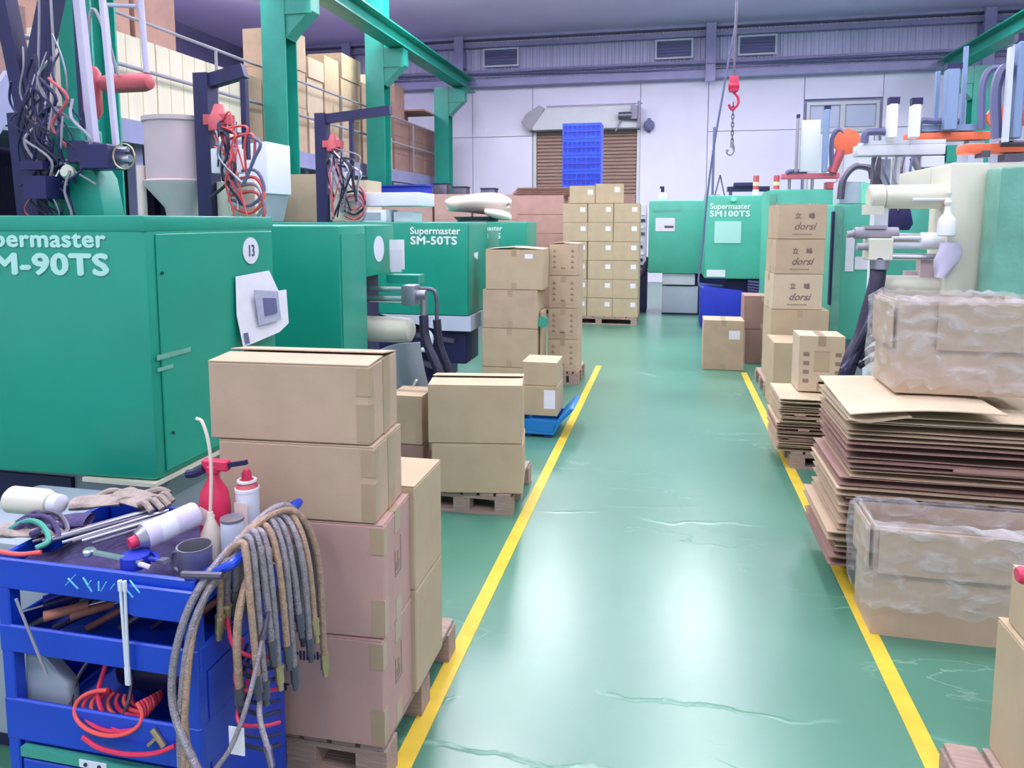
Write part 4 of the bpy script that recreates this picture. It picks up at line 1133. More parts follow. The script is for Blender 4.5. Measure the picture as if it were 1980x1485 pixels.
obj('hopper', MB().prism([(-4.72, 2.52), (-4.28, 2.56), (-4.28, 2.0), (-4.72, 2.0)], 7.2, 7.7, 'xz'), 'plate_white', t, bevel=.01)
obj('hopper_cone', MB().prism([(-4.70, 1.999), (-4.30, 1.999), (-4.38, 1.70), (-4.6, 1.70)], 7.22, 7.68, 'xz'), 'base_grey', t)
obj('control_unit', MB().box(-3.32, -2.55, 7.2, 7.7, 1.86, 2.0).box(-3.2, -2.9, 7.15, 7.5, 1.692, 1.82).box(-2.88, -2.66, 7.3, 7.6, 1.692, 1.8), 'plate_white', t, bevel=.01)
obj('control_display', MB().box(-3.14, -2.96, 7.14, 7.149, 1.72, 1.79), 'base_grey', t)
sprue_picker(t, -3.62, 7.2, 1.692, 2.83, .75, seed=8, mats=('drum_grey', 'steel', 'red_old', 'black_rubber', 'black_rubber'), w=.12, s=1.1)
settle(t)
# --- machine 4
t = thing('injection_machine', 'fourth green injection machine, only its corner seen right of SM-50TS', 'machine')
obj('cover', MB().box(-5.6, -1.95, 9.92, 10.7, .755, 1.69), 'green_cover', t, bevel=.02)
text('brand_lettering', 'Supermaster', .098, (-2.80, 9.916, 1.57), (1, 0, 0), (0, 0, 1), 'lettering_white', t, sx=1.0, bold=.002)
text('model_lettering', 'SM-50TS', .11, (-2.78, 9.916, 1.46), (1, 0, 0), (0, 0, 1), 'lettering_white', t, sx=1.15, bold=.004)
obj('base_skirt', MB().box(-5.5, -2.3, 10.0, 10.6, 0, .75), 'base_grey', t)
obj('funnel_stand', MB().lathe((-2.75, 10.3, 0), [(.3, 1.692), (.3, 1.71), (.34, 1.75), (.36, 1.765)], 18), 'steel_dark', t)
settle(t)
t = thing('resin_sack', 'full white sack slumped on top of the fourth machine', 'sack')
def fn(u, v):
    a = 2 * PI * u; c = math.sin(PI * v)
    return (-2.74 + .46 * -math.cos(PI * v) * (1 + .05 * math.sin(a * 3)), 10.3 + .3 * math.cos(a) * c ** .5, 1.955 + .15 * math.sin(a) * c ** .45 - .06 * max(0, -math.cos(PI * v)) * 0 + .02 * math.sin(v * 9 + a))
obj('sack_body', MB().grid(fn, 24, 14), 'sack', t)
def fn2(u, v):
    a = 2 * PI * u; c = math.sin(PI * v)
    return (-2.40 + .2 * -math.cos(PI * v), 10.1 + .12 * math.cos(a) * c ** .5, 1.86 + .07 * math.sin(a) * c ** .5 - .12 * v)
obj('sack_corner', MB().grid(fn2, 16, 8), 'sack', t)
settle(t)

# small things along the far left wall line
rr = random.Random(4)
for k, (x, z1) in enumerate(((-5.2, 2.52), (-4.75, 2.44), (-4.1, 2.4))):
    t = thing('tool_box', ('left', 'middle', 'right')[k] + ' small dark box standing on the far pinkish cartons before the white wall', 'box', None)
    obj('box_body', MB().box(x, x + .32, 15.6, 15.9, 2.16, z1), 'steel_dark', t, bevel=.01)
    obj('box_lid', MB().box(x - .01, x + .33, 15.59, 15.91, z1 + .001, z1 + .03), 'dark_frame', t)
    settle(t)
for k in range(3):
    carton('pinkish carton in the far row beyond the fourth machine, %s one' % ('left', 'middle', 'right')[k], -5.4 + k * .86, -4.56 + k * .86, 15.4, 16.1, 1.5, 2.158, 'card_pink', tape=0)
    carton('pinkish carton below the far row beyond the fourth machine, %s one' % ('left', 'middle', 'right')[k], -5.4 + k * .86, -4.56 + k * .86, 15.4, 16.1, 0, 1.499, 'card_pink', tape=0)

# ================================================================== RIGHT MACHINES
def far_machine(label, x0, x1, y0, z0, z1, mats='green_hazed', extra=None):
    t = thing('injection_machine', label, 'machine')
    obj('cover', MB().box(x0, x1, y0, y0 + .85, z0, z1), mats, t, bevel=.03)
    if extra: extra(t)
    return settle(t)
def e1(t):
    obj('notice', MB().box(-.26, .08, 13.392, 13.398, 1.52, 1.76), 'paper', t)
    obj('notice_text', MB().box(-.1, .06, 13.388, 13.391, 1.58, 1.62), 'ink', t)
    text('brand_lettering', 'Supermaster', .1, (-.32, 13.396, 1.86), (1, 0, 0), (0, 0, 1), 'green_film', t, bold=.002)
    obj('end_cabinet', MB().box(-.12, .52, 13.5, 14.2, .03, .52), 'mint_box', t, bevel=.01)
    obj('end_cabinet_head', MB().box(-.12, .46, 13.46, 14.1, .55, .755), 'plate_white', t, bevel=.01)
    obj('base_skirt', MB().box(-.05, 1.4, 13.6, 14.2, 0, .76), 'hazed_dark', t)
    obj('cabinet_plinth', MB().box(-.12, .52, 13.52, 14.2, 0, .028), 'hazed_dark', t)
    obj('side_lamp', MB().box(.62, .75, 13.42, 13.55, 1.84, 1.98).box(.62, .7, 13.45, 13.52, 1.4, 1.64), 'plate_white', t)
    obj('clamp_unit', MB().box(-.75, -.4, 13.6, 14.1, .02, .75).cyl((-.75, 13.8, .75), (-.45, 13.8, .75), .1), 'dark_frame', t, bevel=.03)
    for k in range(5):
        obj('hose', MB().tube([(-.4, 13.55, .8 + .06 * k), (-.6, 13.4, .66 - .05 * k), (-.85, 13.45, .5 - .08 * k), (-.6, 13.6, .1)], .03, 8, 5), 'black_rubber', t)
    obj('control_panel', MB().box(-.62, -.42, 13.5, 13.7, .8, 2.0), 'purple_white', t, bevel=.01)
    rr = random.Random(2)
    for k in range(9):
        z = .85 + k * .12
        obj('switch', MB().box(-.6 + rr.uniform(0, .05), -.5 + rr.uniform(0, .06), 13.48, 13.499, z, z + .05), rr.choice(['dark_frame', 'plate_white', 'steel_dark']), t)
far_machine('farthest green machine on the right with white notice and grey cabinet, at aisle end', -.38, .60, 13.4, .76, 2.07, 'green_hazed', e1)
def e2(t):
    text('brand_lettering', 'Supermaster', .125, (.60, 11.796, 1.89), (1, 0, 0), (0, 0, 1), 'lettering_white', t, bold=.0025, sx=.95)
    text('model_lettering', 'SM100TS', .125, (.60, 11.796, 1.775), (1, 0, 0), (0, 0, 1), 'lettering_white', t, bold=.004, sx=1.2, space=1.08)
    obj('notice', MB().box(.68, 1.08, 11.79, 11.796, 1.36, 1.70), 'lettering', t)
    obj('notice', MB().box(.58, .86, 11.79, 11.796, .83, .94), 'paper', t)
    obj('base_skirt', MB().box(.9, 2.4, 12.0, 12.6, 0, .8), 'dark_frame', t)
    obj('blue_bin', MB().prism([(.5, .02), (1.5, .02), (1.5, .45), (1.1, .62), (.5, .68)], 11.85, 12.5, 'xz'), 'blue_deep', t, bevel=.02)
    obj('work_lamp', MB().cyl((.95, 11.74, 2.04), (.95, 11.79, 2.04), .04), 'green_light', t)
    for k in range(5):
        obj('hose', MB().tube([(1.2, 11.75, .76 - .04 * k), (1.5, 11.7, .72 - .05 * k), (1.75, 11.75, .5 - .05 * k)], .035, 8, 5), 'hazed_dark', t)
far_machine('green machine reading SM100TS behind the lone floor carton, blue bin beneath', .54, 1.50, 11.8, .8, 2.1, 'green_hazed', e2)
def e3(t):
    obj('notice', MB().box(1.62, 1.95, 9.99, 9.996, 1.5, 1.85), 'lettering', t)
    text('brand_lettering', 'Supermaster', .11, (1.30, 9.992, 1.87), (1, 0, 0), (0, 0, 1), 'lettering', t, bold=.0025)
    text('model_lettering', 'SM120TS', .12, (1.30, 9.992, 1.76), (1, 0, 0), (0, 0, 1), 'lettering', t, bold=.004, sx=1.1)
    obj('film_strip', MB().box(1.26, 1.34, 9.985, 9.998, .3, 2.05), 'green_film', t)
    obj('notice', MB().box(1.35, 1.62, 9.99, 9.996, 1.38, 1.7), 'green_film', t)
    obj('base_skirt', MB().box(1.4, 3.4, 10.1, 10.8, 0, .6), 'base_grey', t)
far_machine('long green machine behind the tower of printed cartons', 1.26, 3.6, 10.0, .6, 2.11, 'green_hazed', e3)
def e4(t):
    obj('notice', MB().box(1.72, 1.80, 7.79, 7.796, 1.2, 1.56), 'paper', t)
    obj('notice', MB().box(1.81, 2.1, 7.79, 7.796, 1.22, 1.35), 'paper', t)
    obj('notice', MB().box(1.98, 2.18, 7.79, 7.796, 1.55, 1.68), 'lettering_white', t)
    obj('film_strip', MB().box(1.60, 1.68, 7.78, 7.798, .4, 1.85), 'green_film', t)
    obj('base_skirt', MB().box(1.7, 3.6, 7.9, 8.5, 0, .5), 'base_grey', t)
    obj('robot_foot', MB().box(1.66, 1.9, 7.9, 8.2, 1.875, 2.1).box(2.0, 2.3, 7.85, 8.2, 1.875, 2.0).box(2.45, 2.6, 7.9, 8.2, 1.875, 2.25), 'mint_box', t, bevel=.01)
    obj('robot_cable', MB().tube([(1.66, 7.84, 1.92), (1.68, 7.84, 2.12), (1.78, 7.84, 2.24), (1.92, 7.84, 2.22), (1.95, 7.84, 2.12)], .035, 8, 5), 'steel_dark', t)
    obj('edge_pad', MB().box(1.575, 1.598, 7.74, 7.82, .86, 1.80), 'dark_frame', t, bevel=.008)
    obj('work_lamp', MB().box(1.86, 2.02, 7.84, 7.99, 1.875, 2.08), 'green_light', t)
far_machine('green machine with white papers behind the cream hydraulic cylinders', 1.60, 3.8, 7.8, .5, 1.87, 'green_hazed', e4)
# glove and cloth hung on it
t = thing('glove_pair', 'dark work gloves hanging between the cream cylinders', 'gloves')
obj('glove', MB().prism([(1.92, 1.68), (1.97, 1.9), (2.0, 1.9), (2.02, 1.76), (2.06, 1.9), (2.10, 1.9), (2.15, 1.68), (2.12, 1.62), (1.94, 1.62)], 7.2, 7.26, 'xz'), 'hazed_dark', t, bevel=.01)
obj('hook', MB().cyl((2.03, 7.23, 1.80), (2.03, 7.79, 1.86), .006), 'steel', t)
settle(t)

# cream machine with hydraulic cylinders
t = thing('hydraulic_machine', 'large cream and green moulding machine with horizontal hydraulic cylinders at the right', 'machine')
obj('end_post', MB().box(1.56, 1.76, 4.62, 4.95, .2, 2.03), 'cream', t, bevel=.012)
obj('head_block', MB().prism([(1.56, 1.80), (1.56, 2.03), (1.76, 2.05), (3.4, 2.06), (3.4, 1.80)], 4.96, 5.6, 'xz'), 'cream', t, bevel=.01)
obj('main_cylinder', MB().lathe((1.17, 4.75, 1.845), [(.066, .08), (.07, .10), (.074, .6)], 24, 'x'), 'cream', t)
obj('cylinder_cap', MB().lathe((1.17, 4.75, 1.845), [(.06, -.01), (.074, 0), (.074, .07), (.062, .079)], 24, 'x').box(1.14, 1.24, 4.70, 4.80, 1.74, 1.80), 'cream', t)
obj('piston_rod', MB().cyl((1.38, 4.66, 1.825), (1.80, 4.66, 1.825), .01), 'white_metal', t)
obj('valve_block', MB().box(1.15, 1.28, 4.62, 4.78, 1.47, 1.60), 'cream', t, bevel=.006)
obj('valve_body', MB().cyl((1.08, 4.7, 1.63), (1.32, 4.7, 1.63), .035).cyl((1.04, 4.7, 1.62), (1.1, 4.7, 1.63), .02).box(1.13, 1.25, 4.66, 4.74, 1.655, 1.675).cyl((1.09, 4.66, 1.55), (1.15, 4.66, 1.55), .022), 'drum_grey', t)
obj('tie_rod', MB().cyl((1.28, 4.7, 1.56), (1.58, 4.7, 1.56), .022), 'white_metal', t)
obj('tie_rod', MB().cyl((1.28, 4.7, 1.49), (1.60, 4.7, 1.49), .02).cyl((1.28, 4.7, 1.60), (1.44, 4.7, 1.60), .03), 'chrome', t)
obj('sleeve', MB().lathe((1.44, 4.7, 1.585), [(.045, 0), (.05, .01), (.05, .12), (.045, .13)], 20, 'x'), 'white_plastic', t)
obj('lower_cylinder', MB().lathe((1.22, 4.75, 1.31), [(.055, 0), (.07, .01), (.07, .02), (.06, .025), (.066, .05), (.066, .42)], 22, 'x'), 'cream', t)
obj('link_plate', MB().box(1.46, 1.56, 4.72, 4.8, 1.33, 1.50).box(1.4, 1.56, 4.78, 4.84, 1.33, 1.40), 'beige_hopper', t)
obj('bed', MB().box(1.44, 2.2, 4.98, 5.6, .1, 1.22), 'cream', t, bevel=.02)
obj('plinth', MB().box(1.46, 3.6, 4.65, 5.5, 0, .099), 'hazed_dark', t)
obj('guard', MB().prism([(1.70, .55), (1.73, 1.99), (3.6, 2.05), (3.6, .55)], 4.40, 4.60, 'xz'), 'green_film', t, bevel=.02, label='green guard panel behind wrinkled clear film')
obj('hose_bundle', MB().tube([(1.21, 4.66, 1.47), (1.20, 4.62, 1.35), (1.16, 4.6, 1.18), (1.12, 4.58, 1.02), (1.06, 4.55, .88), (1.02, 4.55, .7)], .045, 12, 6), 'black_rubber', t)
for k in range(7):
    o_ = .02 * k
    obj('hose', MB().tube([(1.18 + .015 * k, 4.6, 1.35 - .02 * k), (1.16, 4.56 - .01 * k, 1.15), (1.10 - .01 * k, 4.52, .98 - o_), (1.04 - .005 * k, 4.5, .82), (1.02, 4.5, .62)], .022, 8, 5), 'hazed_dark' if k % 2 else 'black_rubber', t)
for k in range(4):
    obj('hose', MB().tube([(1.10, 4.52, 1.0 - .05 * k), (1.16, 4.5, 1.08 - .06 * k), (1.24, 4.55, 1.10 - .07 * k), (1.36, 4.62, 1.10 - .08 * k)], .016, 8, 5), 'black_rubber', t)
obj('coupling', MB().cyl((1.21, 4.62, 1.42), (1.21, 4.62, 1.475), .05), 'steel', t)
obj('air_line', MB().tube([(1.20, 4.6, 1.2), (1.22, 4.6, 1.12), (1.24, 4.6, 1.04)], .005, 6, 4), 'drum_grey', t)
settle(t)
t = thing('plastic_bottle', 'white plastic bottle with tied neck hanging below the top cylinder', 'bottle')
obj('bottle_body', MB().lathe((1.535, 4.56, 1.615), [(.04, 0), (.048, .006), (.048, .07), (.042, .1), (.018, .13), (.014, .17)], 20), 'white_plastic', t)
obj('knot', MB().lathe((1.535, 4.56, 1.787), [(.012, 0), (.02, .02), (.008, .045), (.018, .07)], 12), 'white_plastic', t)
obj('tie', MB().cyl((1.535, 4.56, 1.785), (1.535, 4.64, 1.80), .006), 'red_old', t)
settle(t)
t = thing('plastic_bag', 'crumpled translucent plastic bag hanging beside the cream post', 'bag')
def fn(u, v):
    a = 2 * PI * u
    w = .045 + .02 * math.sin(v * 4) + .008 * math.sin(3 * a + v * 8)
    return (1.56 + w * math.cos(a) - .04 * v * v, 4.57 + .03 * math.sin(a), 1.58 - .20 * v)
obj('bag_skin', MB().grid(fn, 20, 12), 'purple_white', t); settle(t)

# --- takeout robots on the right
def robot(label, beam_m, bx0, bx1, y, z, th, arms, chain=None, extra=None):
    t = thing('takeout_robot', label, 'robot')
    obj('traverse_beam', MB().box(bx0, bx1, y, y + .16, z - th / 2, z + th / 2), beam_m, t, bevel=.015)
    for (x, z0, z1, w, m_) in arms:
        obj('vertical_arm', MB().box(x - w / 2, x + w / 2, y - .1, y - .002, z0, z1), m_, t, bevel=.008)
        obj('arm_cap', MB().box(x - w * .5, x + w * .7, y - .08, y - .02, z1 + .001, z1 + .05), 'dark_frame', t)
    for c in (chain or []):
        obj('cable_chain', MB().tube(c, .03, 6, 6), 'cable_grey', t)
    if extra: extra(t)
    return settle(t)
def x1(t):
    obj('carriage', MB().box(1.42, 1.98, 6.0, 6.2, 2.275, 2.305), 'white_metal', t)
    obj('drive', MB().box(1.66, 1.72, 6.02, 6.14, 1.9, 2.185).box(1.82, 1.98, 6.0, 6.14, 2.1, 2.184), 'white_metal', t, bevel=.005)
    obj('lower_arm', MB().box(1.50, 1.55, 6.02, 6.1, 1.86, 2.184), 'steel_dark', t)
    obj('lower_arm', MB().cyl((1.9, 6.05, 1.95), (1.78, 6.05, 2.18), .03), 'drum_grey', t)
    for k in range(5):
        obj('cable', MB().tube([(1.52 + .06 * k, 6.0, 2.18), (1.50 + .06 * k, 5.97, 2.08), (1.55 + .05 * k, 5.98, 1.98), (1.56 + .07 * k, 6.0, 1.88)], .009, 6, 4), ['steel_dark', 'cable_grey', 'drum_grey'][k % 3], t)
    obj('mast', MB().box(1.56, 1.66, 6.17, 6.3, 0, 2.18), 'white_metal', t)
    obj('servo', MB().box(1.99, 2.06, 6.0, 6.14, 2.14, 2.26), 'green_steel', t)
robot('white takeout robot beam with two short white posts above the cream cylinder', 'white_metal', 1.375, 1.985, 6.0, 2.235, .085,
      [(1.59, 2.31, 2.56, .06, 'white_plastic'), (1.745, 2.31, 2.55, .06, 'white_plastic')], [[(1.42, 6.0, 2.29), (1.43, 6.0, 2.36), (1.5, 6.0, 2.37), (1.6, 6.0, 2.36)]], x1)
def x2(t):
    obj('post_pair', MB().box(2.24, 2.27, 7.1, 7.14, 2.47, 3.0).box(2.45, 2.48, 7.1, 7.14, 2.47, 3.2), 'post_blue', t)
    obj('carriage', MB().box(2.1, 2.55, 7.02, 7.14, 2.476, 2.53), 'post_blue', t)
    obj('disc_cover', MB().lathe((2.70, 6.98, 2.58), [(.05, 0), (.09, .01), (.09, .04), (.05, .05)], 20, 'y'), 'orange', t)
    obj('foot', MB().box(2.5, 2.62, 7.03, 7.15, 0, 2.39), 'mint_box', t)
robot('upper orange robot beam with blue grey posts, right of the white robot posts', 'orange', 2.01, 2.66, 7.0, 2.43, .07,
      [(2.31, 2.47, 2.98, .1, 'post_blue')], [[(2.57, 6.98, 2.48), (2.56, 6.98, 2.85), (2.63, 6.98, 2.98), (2.74, 6.98, 2.9), (2.76, 6.98, 2.5)], [(2.08, 7.0, 2.48), (2.1, 7.0, 2.56), (2.2, 7.0, 2.56), (2.4, 7.0, 2.55)]], x2)
def x3(t):
    obj('orange_housing', MB().lathe((1.985, 5.0, 2.33), [(.05, 0), (.09, .01), (.1, .03), (.07, .06)], 20, 'x'), 'orange', t)
    obj('orange_housing', MB().lathe((2.06, 4.96, 2.36), [(.06, 0), (.09, .01), (.09, .05), (.06, .06)], 20, 'y'), 'orange', t)
    obj('arm_rail', MB().box(1.93, 1.955, 4.9, 4.94, 2.17, 2.72), 'white_metal', t)
    obj('gripper', MB().box(1.85, 1.9, 5.0, 5.1, 2.09, 2.13).box(1.98, 2.1, 5.0, 5.1, 2.065, 2.109).cyl((1.95, 5.0, 2.17), (2.1, 5.0, 2.17), .02), 'steel_dark', t)
    obj('foot', MB().box(2.2, 2.4, 5.02, 5.14, 2.095, 2.109), 'mint_box', t)
robot('lower orange robot beam at the right edge on the cream machine', 'orange', 1.76, 2.6, 5.0, 2.145, .06,
      [(2.0, 2.19, 2.75, .045, 'post_blue')], [[(1.92, 4.98, 2.2), (1.9, 4.98, 2.5), (1.95, 4.98, 2.62), (2.02, 4.98, 2.5)]], x3)
def x4(t):
    obj('disc_cover', MB().lathe((2.16, 9.95, 2.70), [(.1, 0), (.16, .01), (.16, .06), (.1, .08)], 22, 'y'), 'orange', t)
    obj('front_panel', MB().box(1.60, 1.84, 9.96, 9.998, 2.33, 2.98), 'white_plastic', t, bevel=.01)
    obj('foot', MB().cyl((1.5, 10.05, 2.111), (1.5, 10.05, 2.24), .02).cyl((1.78, 10.05, 2.111), (1.78, 10.05, 2.24), .02), 'drum_grey', t)
    obj('drive', MB().box(1.95, 2.15, 10.0, 10.2, 2.112, 2.2).cyl((2.0, 10.0, 2.32), (2.1, 10.0, 2.6), .06), 'red_old', t)
robot('pink robot beam with white panel and orange disc in front of the wall window', 'pink_beam', 1.40, 2.10, 10.0, 2.28, .07,
      [(1.90, 2.32, 3.1, .06, 'post_blue'), (1.56, 2.32, 3.0, .03, 'drum_grey')], [[(2.0, 9.98, 2.3), (1.98, 9.98, 2.7), (2.05, 9.98, 2.85), (2.15, 9.98, 2.75)], [(1.45, 10, 2.31), (1.5, 10, 2.34), (1.7, 10, 2.34)]], x4)
# signal lamps and small fittings on the far machines
for k, (x, y, z) in enumerate(((1.30, 10.3, 2.112), (1.60 - .22, 9.98 + .12, 2.112))):
    pass
for k, (x, y) in enumerate(((1.62, 12.2), (1.93, 12.2))):
    t = thing('signal_lamp', ('left', 'right')[k] + ' one of the two red topped signal lamps on the far right machines', 'lamp')
    obj('lamp_stem', MB().cyl((x - .3, y, 2.101), (x - .3, y, 2.2), .05), 'white_plastic', t)
    obj('lamp_lens', MB().cyl((x - .3, y, 2.201), (x - .3, y, 2.42), .045), 'red_old', t)
    obj('lamp_lens', MB().cyl((x - .3, y, 2.26), (x - .3, y, 2.32), .047), 'label_yellow', t)
    settle(t)
t = thing('spray_bottle', 'small white spray bottle on the farthest right machine', 'bottle')
obj('bottle_body', MB().lathe((-.15, 13.8, 2.071), [(.08, 0), (.09, .02), (.09, .1), (.03, .16)], 14), 'white_plastic', t)
obj('trigger', MB().cyl((-.15, 13.8, 2.232), (-.15, 13.8, 2.3), .03).box(-.2, -.12, 13.78, 13.82, 2.30, 2.34), 'dark_frame', t); settle(t)
t = thing('tool_rack', 'dark rack of bars and tripod lying on top of the SM100TS machine', 'rack')
obj('rack_rail', MB().box(.9, 1.55, 12.35, 12.5, 2.18, 2.26), 'dark_frame', t)
obj('rack_rail', MB().box(1.0, 1.3, 12.3, 12.55, 2.262, 2.32), 'hazed_dark', t)
obj('rack_leg', MB().bar((.95, 12.4, 2.101), (.95, 12.4, 2.18), .05).bar((1.5, 12.4, 2.101), (1.5, 12.4, 2.18), .05).bar((.7, 12.4, 2.101), (.78, 12.4, 2.45), .02).bar((.86, 12.4, 2.101), (.78, 12.4, 2.45), .02), 'steel_dark', t)
settle(t)
t = thing('upright_pole', 'thin dark upright pole in front of the far white wall', 'pole')
obj('pole_shaft', MB().box(.66, .70, 12.62, 12.66, 2.14, 3.25), 'cable_grey', t)
obj('pole_base', MB().box(.55, .8, 12.54, 12.64, 2.101, 2.139), 'drum_grey', t)
settle(t)

# --- chain hoist and rope
t = thing('chain_hoist', 'red chain hoist block with grey hook hanging from the ceiling', 'hoist')
hx, hy = .69, 9.0
obj('hoist_block', MB().box(hx - .05, hx + .05, hy - .04, hy + .04, 3.2, 3.38).cyl((hx - .06, hy, 3.27), (hx + .06, hy, 3.27), .05), 'red', t, bevel=.01)
obj('hook', MB().tube([(hx, hy, 3.2), (hx + .05, hy, 3.14), (hx + .05, hy, 3.06), (hx - .01, hy, 3.0), (hx - .05, hy, 3.06)], .016, 8, 5), 'red', t)
z = 3.06; k = 0
while z > 2.62:
    pl = []
    for i in range(9):
        a = 2 * PI * i / 8; u, v = .014 * math.cos(a), .032 * math.sin(a)
        pl.append((hx + (u if k % 2 else 0), hy + (0 if k % 2 else u), z + v))
    obj('chain_link', MB().tube(pl, .006, 5, 2), 'steel_dark', t)
    z -= .047; k += 1
obj('load_hook', MB().tube([(hx, hy, 2.62), (hx + .02, hy, 2.54), (hx - .01, hy, 2.48), (hx - .05, hy, 2.5), (hx - .05, hy, 2.54)], .014, 8, 5).cyl((hx, hy, 2.56), (hx, hy, 2.64), .02), 'steel', t)
obj('lifting_rope', MB().cyl((hx, hy, 3.38), (hx + .02, hy, CZ - .001), .014, n=8), 'steel_dark', t)
settle(t)
tag(obj('rope', MB().tube([(.74, 9.3, CZ - .01), (.73, 9.3, 4.4), (.64, 9.3, 3.6), (.50, 9.3, 2.6), (.43, 9.3, 1.9), (.40, 9.3, 1.4), (.36, 9.3, .95), (.42, 9.3, .87)], .014, 6, 6), 'cable_grey'), 'dark rope slanting down from the ceiling left of the red hoist', 'rope')

# ================================================================== TOOL TROLLEY (front left)
TX0, TX1, TY0, TY1 = -1.66, -1.085, 1.44, 1.83
t = thing('tool_trolley', 'blue steel tool trolley full of tools and hoses at the lower left', 'trolley')
def tray(z0, z1, nm):
    mb = MB()
    mb.box(TX0 + .01, TX1 - .01, TY0 + .01, TY1 - .01, z0, z0 + .008)
    obj(nm, mb, 'blue_paint', t)
    for a in ((TX0, TX1, TY0, TY0 + .012), (TX0, TX1, TY1 - .012, TY1), (TX0, TX0 + .012, TY0 + .012, TY1 - .012), (TX1 - .012, TX1, TY0 + .012, TY1 - .012)):
        obj('tray_rim', MB().box(a[0], a[1], a[2], a[3], z0 - .004, z1), 'blue_paint', t, bevel=.004)
tray(.775, .853, 'top_tray')
tray(.605, .675, 'middle_shelf')
tray(.365, .475, 'lower_shelf')
for x in (TX0 + .002, TX1 - .037):
    for y in (TY0 + .002, TY1 - .037):
        obj('corner_post', MB().box(x, x + .035, y, y + .035, .06, .774), 'blue_paint', t, bevel=.003)
for x in (TX0 + .02, TX1 - .05):
    for y in (TY0 + .02, TY1 - .05):
        obj('castor', MB().cyl((x, y + .015, .03), (x + .03, y + .015, .03), .03, n=16).box(x + .005, x + .025, y, y + .03, .031, .06), 'black_rubber', t)
obj('side_panel', MB().box(TX1 - .006, TX1 - .001, TY0 + .04, TY1 - .04, .06, .60), 'blue_paint', t)
obj('lower_cabinet', MB().box(TX0 + .04, TX1 - .01, TY0 + .015, TY1 - .04, .08, .36), 'blue_paint', t)
obj('back_panel', MB().box(TX0 + .04, TX1 - .04, TY1 - .012, TY1 - .006, .08, .77), 'hazed_dark', t)
obj('drawer', MB().box(TX0 + .05, TX1 - .05, TY0 - .004, TY0 + .014, .10, .315), 'blue_paint', t, bevel=.003)
dr = obj('drawer_rail', MB().box(TX0 + .05, TX1 - .04, TY0 - .008, TY0 + .01, .325, .35), 'green_glove', t)
obj('drawer_plate', MB().box(TX0 + .23, TX0 + .31, TY0 - .011, TY0 - .0085, .328, .348), 'plate_white', t)
obj('drawer_screw', MB().cyl((TX0 + .25, TY0 - .014, .338), (TX0 + .25, TY0 - .0115, .338), .005, n=8).cyl((TX0 + .29, TY0 - .014, .338), (TX0 + .29, TY0 - .0115, .338), .005, n=8), 'hazed_dark', t)
obj('corner_bumper', MB().prism([(TX1 - .2, .76), (TX1 - .16, .748), (TX1 + .004, .748), (TX1 + .004, .83), (TX1 - .2, .83)], TY0 - .012, TY0 - .001, 'xz'), 'blue_paint', t, bevel=.004)
r_ = random.Random(6)
for k in range(9):
    x = TX1 - .34 + k * .022
    mb = MB().bar((x, TY0 - .0135, .845 - r_.uniform(0, .02)), (x + r_.uniform(-.03, .04), TY0 - .0135, .80 + r_.uniform(-.01, .02)), .004, .0015)
    obj('paint_streak', mb, 'cyan_paint', t)
# push handle frame on the right side
obj('handle', MB().tube([(TX1 - .002, TY0 + .03, .84), (TX1 + .06, TY0 + .03, .875), (TX1 + .085, TY0 + .05, .89), (TX1 + .09, TY0 + .2, .905), (TX1 + .085, TY1 - .05, .915), (TX1 + .06, TY1 - .03, .90), (TX1 - .002, TY1 - .03, .86)], .012, 10, 6), 'blue_paint', t)
obj('handle_grip', MB().tube([(TX1 - .03, TY0 + .0, .865), (TX1 + .07, TY0 + .01, .868)], .009, 8), 'steel_dark', t)
settle(t)

